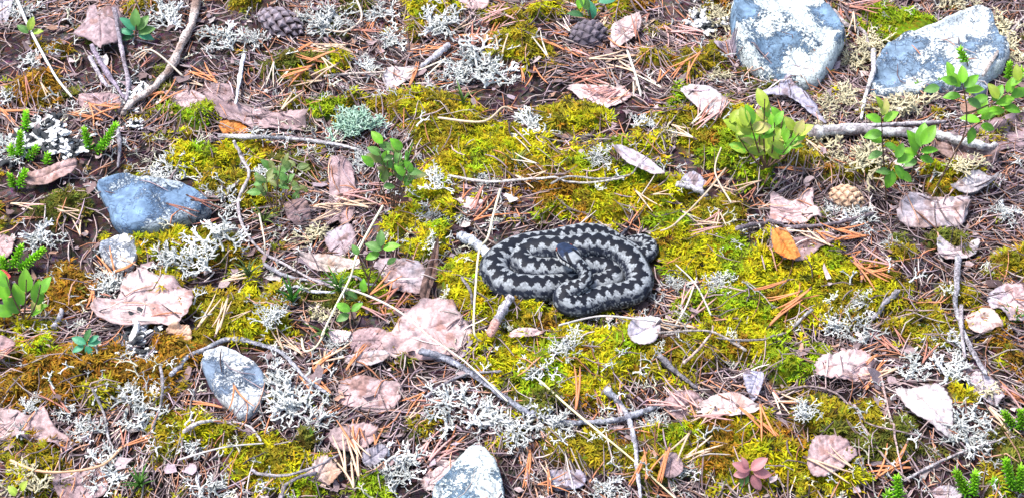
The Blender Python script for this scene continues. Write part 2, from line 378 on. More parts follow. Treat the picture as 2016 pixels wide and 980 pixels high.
# ------------------------------------------------------------------ needle litter and chips
NCOL = np.array([(.34, .25, .26), (.46, .33, .31), (.22, .145, .15), (.56, .46, .42), (.54, .22, .11), (.10, .065, .07), (.42, .31, .35), (.60, .33, .22), (.70, .60, .54)])
def needle_curves(x, y, ang, ln, bend, lift, K=4):
    n = len(x); s = np.linspace(-.5, .5, K)[None, :]
    px = x[:, None] + np.cos(ang)[:, None] * s * ln[:, None] - np.sin(ang)[:, None] * (s * s - .08) * bend[:, None] * ln[:, None]
    py = y[:, None] + np.sin(ang)[:, None] * s * ln[:, None] + np.cos(ang)[:, None] * (s * s - .08) * bend[:, None] * ln[:, None]
    pz = height(px, py); line = pz.mean(1, keepdims=True) + (pz[:, -1:] - pz[:, :1]) * s
    pz = np.maximum(.35 * pz + .65 * line, pz - .001) + lift[:, None] + rng.uniform(-.12, .12, n)[:, None] * s * ln[:, None]
    return np.stack([px, py, np.maximum(pz, height(px, py) - .0005)], -1)
def make_needles(spacing, name, label, top=False):
    gx, gy = scatter(spacing)
    ins = inframe(gx, gy, .02); m = moss_at(gx, gy)
    p = np.where(m > .15, .07, 1.0) * np.where(ins, 1, .8) * np.clip(.85 + .9 * noise(gx, gy, 9, 50), .25, 1)
    keep = (rng.random(gx.shape) < p) & (~stone_mask(gx, gy, .95) | (top & (rng.random(gx.shape) < .16))) & off_snake(gx, gy, 1.06)
    x, y = gx[keep], gy[keep]; n = len(x)
    flow = noise(x, y, 7, 51) * 2.6
    ang = np.where(rng.random(n) < .6, flow + rng.normal(0, .5, n), rng.uniform(0, 3.14, n))
    P = needle_curves(x, y, ang, rng.uniform(.016, .044, n), rng.normal(0, .35, n), rng.uniform(.0008, .005, n))
    r = rng.uniform(.00042, .00085, n)[:, None] * np.array([.65, 1.05, 1.0, .4])[None, :]
    V, f = tubes(P, r, 3, 1.25)
    c = NCOL[rng.choice(9, n,  p=[.17, .15, .12, .10, .14, .07, .11, .09, .05])] * rng.uniform(.28, 1.2, (n, 1))
    link(name, raw_mesh(name, V, f, np.repeat(c, 12, 0)), M_NEEDLE, kind='stuff', label=label, category='needle litter')
make_needles(.0066, 'needle_litter', 'mat of grey and brown fallen pine needles')
CCOL = np.array([(.30, .22, .225), (.40, .31, .31), (.20, .135, .13), (.52, .42, .40), (.13, .085, .085), (.42, .25, .18), (.33, .26, .29), (.62, .55, .52)])
def make_chips():
    gx, gy = scatter(.0105)
    ins = inframe(gx, gy, .02); m = moss_at(gx, gy)
    p = np.where(m > .1, .03, .40) * np.where(ins, 1, .8)
    keep = (rng.random(gx.shape) < p) & ~stone_mask(gx, gy, .9) & off_snake(gx, gy, 1.05)
    x, y = gx[keep], gy[keep]; n = len(x); K = 8
    a = np.linspace(0, 2 * math.pi, K, endpoint=False)[None, :] + rng.uniform(-.25, .25, (n, K))
    size = np.clip(rng.lognormal(-5.6, .55, n), .0015, .011)
    rr = size[:, None] * rng.uniform(.35, 1.35, (n, K)); asp = rng.uniform(.25, .9, (n, 1))
    u = np.cos(a) * rr; v = np.sin(a) * rr * asp; ro = rng.uniform(0, 6.28, (n, 1))
    px = u * np.cos(ro) - v * np.sin(ro); py = u * np.sin(ro) + v * np.cos(ro)
    tx = rng.normal(0, .3, (n, 1)); ty = rng.normal(-.1, .3, (n, 1)); cu = rng.normal(0, .25, (n, 1)) / size[:, None]
    pz = tx * px + ty * py + cu * u * u
    V0 = np.stack([px + x[:, None], py + y[:, None], pz], -1); cen = np.stack([x, y, rng.normal(0, .0006, n)], -1)[:, None, :]
    V = np.concatenate([cen, V0], 1)
    V[..., 2] += (height(x, y) + .001 + rng.uniform(0, .003, n) + .3 * size)[:, None]
    b = np.arange(n)[:, None] * (K + 1)
    f = np.concatenate([b + np.array([[0, 1 + k, 1 + (k + 1) % K]]) for k in range(K)], 0)
    c = CCOL[rng.choice(8, n, p=[.22, .18, .17, .09, .12, .08, .1, .04])] * rng.uniform(.5, 1.2, (n, 1))
    link('leaf_litter', raw_mesh('leaf_litter', V.reshape(-1, 3), f, np.repeat(c, K + 1, 0), smooth=False), M_CHIP, kind='stuff', label='crumbled bits of dead leaves and bark on the soil', category='leaf litter')
make_chips()

# ------------------------------------------------------------------ lichen sprigs
def sprig(r, size=.012, gens=4, up=.6, thick=.050):
    """antler-like forked lichen: list of (polyline, radii)"""
    segs = []
    def grow(p, d, g, ln, rad):
        d = d / np.linalg.norm(d); q = p + d * ln; midp = (p + q) / 2 + r.normal(0, ln * .10, 3)
        segs.append((np.array([p - d * rad * .5, midp, q]), np.array([rad, rad * .85, rad * .8 if g else rad * .3])))
        if g == 0: return
        side = np.cross(d, r.normal(0, 1, 3)); side /= np.linalg.norm(side)
        for s in (-1, 1):
            if g < gens - 1 and r.random() < .2: continue
            nd = d + side * s * r.uniform(.45, .95) + r.normal(0, .15, 3); nd[2] = max(nd[2], -.25) + .06
            grow(q, nd, g - 1, ln * r.uniform(.66, .92), rad * r.uniform(.76, .9))
    a = r.uniform(0, 6.28)
    grow(np.zeros(3), np.array([math.cos(a) * (1 - up), math.sin(a) * (1 - up), up + .1]), gens - 1, size * .34, size * thick)
    return segs
def segs_mesh(segs, sides=4):
    P = np.array([s[0] for s in segs]); Rr = np.array([s[1] for s in segs])
    return tubes(P, Rr, sides, 1.6)
def clump_mesh(name, seed, n, rad, size, col, col2, gens=4, up=.6, dome=.4, wide=1.0, thick=.050):
    r = np.random.default_rng(seed); VV, FF, CC, off = [], [], [], 0
    for i in range(n):
        a = r.uniform(0, 6.28); q = math.sqrt(r.random()) * rad * (.75 + .35 * math.sin(a * 3 + seed))
        V, f = segs_mesh(sprig(r, size * r.uniform(.6, 1.25), gens, up, thick))
        V = V * np.array([wide, wide, 1]) + np.array([math.cos(a) * q, math.sin(a) * q, dome * rad * (1 - (q / rad) ** 2) * r.uniform(.1, 1) - .001])
        mixk = r.random() if thick < .08 else float(r.random() < .4)
        c = np.array(col) + (np.array(col2) - np.array(col)) * mixk; c = c * r.uniform(.8, 1.15)
        VV.append(V); FF.append(f + off); CC.append(np.repeat(c[None], len(V), 0)); off += len(V)
    return raw_mesh(name, np.concatenate(VV), np.concatenate(FF), np.clip(np.concatenate(CC), 0, .88))
def make_lichen_scraps():
    protos = [segs_mesh(sprig(np.random.default_rng(900 + i), 0.017, 5 if i % 2 else 4, .38), 3) for i in range(12)]
    gx, gy = scatter(.0105); ins = inframe(gx, gy, .02); m = moss_at(gx, gy)
    p = .6 * np.clip(.14 + .55 * noise(gx, gy, 8, 60) + .25 * noise(gx, gy, 25, 61), .015, .7) * np.where(ins, 1, .8) * np.where(m > .5, .4, 1)
    keep = (rng.random(gx.shape) < p) & ~stone_mask(gx, gy, 1) & off_snake(gx, gy, 1.15)
    x, y = gx[keep], gy[keep]; VV, FF, CC, off = [], [], [], 0
    for i in range(len(x)):
        V, f = protos[i % 12]; a = rng.uniform(0, 6.28); s = rng.uniform(.55, 1.25); ca, sa = math.cos(a) * s, math.sin(a) * s
        Vn = np.stack([V[:, 0] * ca - V[:, 1] * sa, V[:, 0] * sa + V[:, 1] * ca, V[:, 2] * s * .8], -1) + np.array([x[i], y[i], height(x[i], y[i]) + .001])
        c = np.array([(.80, .81, .77), (.56, .58, .56), (.72, .70, .54), (.38, .38, .37)][rng.choice(4, p=[.4, .25, .2, .15])]) * rng.uniform(.8, 1.15)
        VV.append(Vn); FF.append(f + off); CC.append(np.repeat(c[None], len(V), 0)); off += len(V)
    link('lichen_litter', raw_mesh('lichen_litter', np.concatenate(VV), np.concatenate(FF), np.concatenate(CC)), M_LICHEN, kind='stuff', label='loose scraps of pale branching lichen among the needles', category='lichen')
make_lichen_scraps()

WHT, WHT2 = (.87, .88, .84), (.74, .75, .71)
LMESH = {
 'white': [clump_mesh('lichen_tuft', 100 + i, 18 + 5 * (i % 3), .027, .025, WHT, (.46, .48, .45), 5, .34, .22) for i in range(6)],
 'cream': [clump_mesh('lichen_tuft_cream', 120 + i, 22, .026, .025, (.80, .74, .50), (.52, .46, .30), 5, .3, .2) for i in range(4)],
 'mint':  [clump_mesh('lichen_tuft_mint', 140, 80, .022, .018, (.40, .62, .46), (.58, .76, .62), 5, .5, .5)],
 'crust': [clump_mesh('lichen_tuft_crust', 150 + i, 46, .025, .020, (.90, .90, .88), (.06, .065, .07), 3, .25, .3, 1.2, .10) for i in range(3)],
 'fleck': [clump_mesh('lichen_fleck', 160 + i, 9, .012, .019, (.86, .86, .76), (.72, .74, .62), 4) for i in range(5)],
}
LAB = {
 'white': ('reindeer_lichen', 'white-grey antler-branched reindeer lichen tuft among pine needles', 'white reindeer lichen tufts'),
 'cream': ('feathery_lichen', 'cream yellow feathery lichen tuft lying on dead litter', 'cream feathery lichen tufts'),
 'mint':  ('mint_lichen', 'mint green frilly lichen tuft beside pale twig', None),
 'crust': ('crusty_lichen', 'black and white lobed lichen tuft clinging to dead twigs', 'black and white lobed lichens'),
 'fleck': ('lichen_sprig', 'small pale lichen sprig poking out of moss', 'small lichen sprigs'),
}
LICHENS = [  # x, y, half width in pixels, kind
 (85,275,62,'crust'),(135,292,45,'crust'),(252,200,30,'crust'),(240,170,22,'crust'),(255,245,28,'crust'),(285,180,24,'crust'),(268,678,52,'crust'),(1385,50,40,'crust'),(965,680,32,'crust'),
 (700,252,50,'mint'),
 (330,45,42,'white'),(40,25,26,'white'),(60,122,26,'white'),(450,82,38,'white'),(655,55,40,'white'),(745,30,30,'white'),(865,45,45,'white'),(775,78,26,'white'),(925,128,52,'white'),
 (975,155,42,'white'),(890,150,28,'white'),(350,330,36,'white'),(315,345,28,'white'),(440,392,32,'white'),(440,465,50,'white'),(390,515,44,'white'),(215,560,40,'white'),(335,505,34,'white'),(90,468,40,'white'),
 (30,300,34,'white'),(10,190,26,'white'),(520,345,20,'white'),(950,362,24,'white'),(862,356,26,'white'),(908,430,22,'white'),(842,428,26,'white'),(845,480,20,'white'),(560,600,30,'white'),(530,620,26,'white'),
 (1050,245,36,'white'),(1262,245,26,'white'),(1180,310,22,'white'),(1052,735,36,'white'),(1108,685,28,'white'),(1050,838,46,'white'),(1095,850,30,'white'),(950,825,56,'white'),(885,800,42,'white'),
 (800,915,48,'white'),(775,945,36,'white'),(585,795,52,'white'),(620,845,40,'white'),(548,738,36,'white'),(665,682,24,'white'),(255,768,26,'white'),(288,815,46,'white'),(390,872,36,'white'),
 (118,815,30,'white'),(60,795,24,'white'),(215,940,40,'white'),(425,965,40,'white'),(165,848,28,'white'),(1290,832,30,'white'),(1345,925,24,'white'),(1205,965,34,'white'),(1420,560,26,'white'),
 (1690,600,26,'white'),(1700,655,40,'white'),(1650,640,34,'white'),(1850,680,38,'white'),(1870,728,44,'white'),(1895,845,42,'white'),(1930,870,34,'white'),(1690,425,30,'white'),(1642,415,20,'white'),(1752,478,16,'white'),
 (1985,425,28,'white'),(1330,555,20,'white'),(1640,730,24,'white'),(1800,735,28,'white'),(1590,815,24,'white'),(1010,860,36,'white'),(720,130,24,'white'),(505,80,22,'white'),(600,40,26,'white'),(700,330,24,'white'),
 (1425,40,46,'cream'),(1440,90,30,'cream'),(1690,115,34,'cream'),(1725,85,34,'cream'),(1960,60,46,'cream'),(1990,110,40,'cream'),(1620,305,42,'cream'),(1710,325,46,'cream'),(1670,330,34,'cream'),(1670,200,34,'cream'),(1640,215,28,'cream'),
 (1750,215,38,'cream'),(1800,205,36,'cream'),(1410,150,24,'cream'),(1330,262,26,'cream'),(1620,250,26,'cream'),(1880,10,40,'cream'),(60,950,40,'cream'),(640,615,24,'cream'),(610,470,30,'cream'),(1900,330,30,'cream'),(1930,770,30,'cream'),
 (1155,268,8,'fleck'),(1240,410,10,'fleck'),(1178,372,12,'fleck'),(1430,545,12,'fleck'),(1640,590,14,'fleck'),(1705,585,14,'fleck'),(1440,722,14,'fleck'),(1130,660,20,'fleck'),(1110,690,14,'fleck'),(1000,650,14,'fleck'),
 (1300,680,12,'fleck'),(1560,640,14,'fleck'),(1790,590,12,'fleck'),(1870,575,16,'fleck'),(1480,740,14,'fleck'),(1330,960,16,'fleck'),(250,620,12,'fleck'),(160,640,14,'fleck'),(540,540,16,'fleck'),(980,440,14,'fleck'),(1020,330,16,'fleck'),
 (760,470,14,'fleck'),(1090,600,16,'fleck'),(1440,660,12,'fleck'),(880,580,14,'fleck'),(1940,530,16,'fleck'),(1180,860,18,'fleck')]
for i, (x, y, hw, kind) in enumerate(LICHENS):
    nm, lab, grp = LAB[kind]; ms = LMESH[kind]; me = ms[i % len(ms)]
    o = link(nm, me, M_LICHEN, label=lab, category='lichen')
    if grp: o['group'] = grp
    p = at(np.array(float(x)), np.array(float(y)), .002); o.location = p
    s = 1.12 * hw * kpx(y) / (.030 if kind != 'fleck' else .017); o.scale = (s, s, min(s, 1.1) * .68); o.rotation_euler = (random.uniform(-.15, .15), random.uniform(-.15, .15), random.uniform(0, 6.28))

def raise_top(V):
    i = np.clip(np.round((V[:, 0] - HX[0]) / .0035).astype(int), 0, len(HX) - 1); j = np.clip(np.round((V[:, 1] - HY[0]) / .0035).astype(int), 0, len(HY) - 1)
    np.maximum.at(HT, (j, i), V[:, 2])
# ------------------------------------------------------------------ stones
def make_stone(key, hgt, mat, label, seed, power=4.2, tilt=(0, 0), plane=.45):
    poly = np.array(STONE_PX[key], float); cx, cy = poly.mean(0)
    g = at(np.array(cx), np.array(cy)); zc = g[2] + hgt * plane
    o3 = at_z(poly[:, 0], poly[:, 1], np.full(len(poly), zc)); n = 88
    out = catmull(o3[:, :2], n, True); c = out.mean(0)
    size = np.linalg.norm(out - c, axis=1).mean(); fr_ = np.random.default_rng(seed * 13); facets = []
    for i in range(7):
        a = fr_.uniform(0, 6.28); facets.append((math.cos(a), math.sin(a), fr_.uniform(.82, 1.0), fr_.uniform(.10, .60)))
    fr = np.concatenate([np.linspace(.04, 1, 20)[:-1], [1.0, 1.0, .97, .9]]); rings = []
    for k, f_ in enumerate(fr):
        p = c + (out - c) * f_
        if k < 19: z = g[2] + hgt * (plane + (1 - plane) * (1 - f_ ** power) ** (1 / power))
        else: z = g[2] + hgt * plane * [1, .55, .0, -.6][k - 19]
        z = z + (p - c) @ np.array(tilt) * (1 if k < 21 else 0)
        am = .0026 if k < 19 else .0016
        if k < 19:
            for (dx, dy, kk, ss) in facets: z = z - np.maximum(0, z - (g[2] + hgt * (kk - ss * ((p - c) @ np.array([dx, dy])) / size))) * (1 - f_ ** 4)
        zz = z + am * 2.2 * noise(p[:, 0], p[:, 1], 22, seed) * (hgt / .04) + am * noise(p[:, 0], p[:, 1], 70, seed + 1) + am * .35 * noise(p[:, 0], p[:, 1], 220, seed + 2)
        th = np.arange(n) / n * 40
        rr = 1 + .03 * noise(th, np.full(n, k * .35), 1, seed + 3)
        p = c + (p - c) * rr[:, None]
        rings.append(np.column_stack([p, zz]))
    raise_top(np.concatenate(rings[:20]))
    V = np.array(rings); top = np.array([[c[0], c[1], rings[0][:, 2].mean()]])
    base = np.array([c[0], c[1], g[2]]); nr = len(fr)
    idx = np.arange(nr * n).reshape(nr, n)
    f = np.stack([idx[:-1], idx[1:], np.roll(idx, -1, 1)[1:], np.roll(idx, -1, 1)[:-1]], -1).reshape(-1, 4).tolist()
    f += [[nr * n, int(idx[0, i]), int(idx[0, (i + 1) % n])] for i in range(n)]
    f.append([int(q) for q in idx[-1]])
    me = bpy.data.meshes.new('stone'); me.from_pydata((np.concatenate([V.reshape(-1, 3), top]) - base).tolist(), [], f); me.update()
    for p in me.polygons: p.use_smooth = True
    o = link('stone', me, mat, label=label, category='stone'); o.location = base
    return o
BLUE = (.15, .235, .35)
make_stone('big', .058, stone_mat('stone_mottled', (.14, .22, .31), (.54, .60, .59), .54, 70), 'large rounded blue-grey stone with white mottled lichen crust beside lilac torn leaf', 1)
make_stone('slab', .032, stone_mat('stone_cracked', (.18, .26, .35), (.54, .59, .60), .54, 80), 'broad pale slab stone with cracked bluish crust behind bilberry sprig', 2, 5.0, (0, .05))
make_stone('blue', .030, stone_mat('stone_blue', BLUE, (.40, .46, .50), .30, 70), 'angular dark blue flat-topped stone with fine black cracks', 3, 5.5)
make_stone('white', .016, stone_mat('stone_white', (.42, .46, .52), (.66, .67, .67), .6, 50), 'small whitish stone below the dark blue stone', 4, 2.2)
make_stone('split', .020, stone_mat('stone_split', (.19, .25, .33), (.52, .55, .56), .52, 60), 'pale cracked stone with white lichen spots under the arched twig', 5, 4.5)
make_stone('wedge', .038, stone_mat('stone_wedge', (.20, .30, .38), (.58, .64, .63), .5, 45), 'wedge-shaped light blue stone with white crusted top among lichen', 6, 3.2)
make_stone('pebble', .016, stone_mat('stone_pebble', (.22, .27, .33), (.4, .45, .5), .1, 40), 'small smooth grey pebble under the tall bilberry leaves', 7, 2.0)

# ------------------------------------------------------------------ dead leaves traced at their real place and size
def dead_leaf(poly, label, col, col2, tilt=(0, 0), curl=0., lift=.004, serr=.012, wr=1.0, name='dead_leaf', stalk=None, cat='leaf', seed=None):
    seed = seed or abs(int(poly[0][0]) * 7 + int(poly[0][1])); r = np.random.default_rng(seed)
    P = np.array(poly, float); cx, cy = P.mean(0)
    c0 = at(np.array(cx), np.array(cy), lift); nrm = unit(np.array([-tilt[0], -tilt[1], 1.0]))
    d = ray(P[:, 0], P[:, 1]); t = ((c0 - CL) @ nrm) / (d @ nrm); Q = CL + t[:, None] * d
    n = 108; out = catmull(Q, n, True)
    c = out.mean(0); th = np.arange(n)
    size = np.linalg.norm(out - c, axis=1).mean()
    jag = 1 + serr * np.where(th % 4 < 2, 1, -1) * (.5 + r.random(n)) + .035 * noise(th * 1.0, np.zeros(n) + seed, .3, seed)
    out = c + (out - c) * jag[:, None]
    # main axis
    q = (out - c)[:, :2]; ev, U = np.linalg.eigh(q.T @ q); ax = U[:, 1]; pe = np.array([-ax[1], ax[0]])
    NR = 15; fr = np.linspace(0, 1, NR)[1:]
    V = [c[None]] + [c + (out - c) * f_ for f_ in fr]; V = np.concatenate(V)
    u = (V - c)[:, :2] @ ax / size; v = (V - c)[:, :2] @ pe / size
    x, y = V[:, 0], V[:, 1]
    rad = np.hypot(u, v)
    z = wr * (.0024 * noise(x, y, 40, seed) + .0008 * noise(x, y, 130, seed + 1) + .0006 * noise(x, y, 300, seed + 2))
    z += curl * size * (v * v * .5 + .15 * u * u * np.sign(noise(np.array(seed * .37), np.array(.5), 1, 1) + .2))
    z += size * .20 * rad ** 3 * noise(np.arctan2(v, u) * .9 + 5, np.zeros_like(u) + seed, 1, seed + 4)
    rib = np.exp(-(v / .045) ** 2); ph = (u + np.abs(v) * .75) * 3.6 + .35 * noise(x, y, 60, seed + 21) + .12 * np.sign(v); fd = np.abs(ph - np.round(ph)); side = np.exp(-(fd / .13) ** 2) * (np.abs(v) > .04)
    z -= .0018 * rib + .0008 * side
    V = V.copy(); V[:, 2] += z; V[:, 2] = np.maximum(V[:, 2], height(x, y) + .0018 + .001 * rad)
    mixv = np.clip(.5 + .55 * noise(x, y, 42, seed + 5) + .35 * noise(x, y, 150, seed + 6), 0, 1)[:, None]
    C = np.array(col) * (1 - mixv) + np.array(col2) * mixv
    C = C * (1 - .28 * rib - .16 * side)[:, None] * (1 - .40 * sstep(.35, .7, noise(x, y, 200, seed + 7)))[:, None] * (1 + .16 * noise(x, y, 420, seed + 8))[:, None]
    edge = np.concatenate([[0], np.repeat(fr, n)]); edge = sstep(.90, 1.0, edge + .05 * noise(x, y, 160, seed + 11))
    spots = sstep(.5, .75, noise(x, y, 95, seed + 12) + .35 * noise(x, y, 260, seed + 13))
    C = C * (1 - .38 * edge)[:, None] * (1 - spots[:, None] * np.array([.30, .42, .48]))
    raise_top(V)
    idx = (1 + np.arange((NR - 1) * n)).reshape(NR - 1, n)
    f = [[0, int(idx[0, i]), int(idx[0, (i + 1) % n])] for i in range(n)]
    f += np.stack([idx[:-1], idx[1:], np.roll(idx, -1, 1)[1:], np.roll(idx, -1, 1)[:-1]], -1).reshape(-1, 4).tolist()
    me = bpy.data.meshes.new(name); me.from_pydata((V - c).tolist(), [], f); me.update()
    for p in me.polygons: p.use_smooth = True
    a = me.color_attributes.new('Col', 'FLOAT_COLOR', 'POINT'); cc = np.ones((len(V), 4), np.float32); cc[:, :3] = np.clip(C, .01, .85); a.data.foreach_set('color', cc.ravel())
    o = link(name, me, M_LEAF, label=label, category=cat); o.location = c
    so_ = o.modifiers.new('thick', 'SOLIDIFY'); so_.thickness = .0006; so_.offset = -1
    if stalk:
        K = np.array(stalk, float); p3 = at(K[:, 0], K[:, 1], .003)
        p3 = catmull(p3, 9) - c; Vv, ff = tubes(p3[None], np.full((1, 9), .0008), 5)
        link('stalk', raw_mesh('stalk', Vv, ff, np.array([col2]) * .6), M_BARK, parent=o)
    return o
PINK, PINK2 = (.60, .41, .40), (.70, .53, .51)
MAU, MAU2 = (.31, .21, .22), (.46, .34, .34)
GREY, GREY2 = (.44, .39, .43), (.58, .53, .55)
TAN, TAN2 = (.50, .31, .20), (.62, .42, .31)
BRN, BRN2 = (.20, .12, .10), (.30, .19, .16)
ORG, ORG2 = (.66, .22, .04), (.74, .34, .11)
LIL, LIL2 = (.38, .36, .47), (.50, .47, .56)
WPK, WPK2 = (.72, .56, .54), (.78, .66, .64)
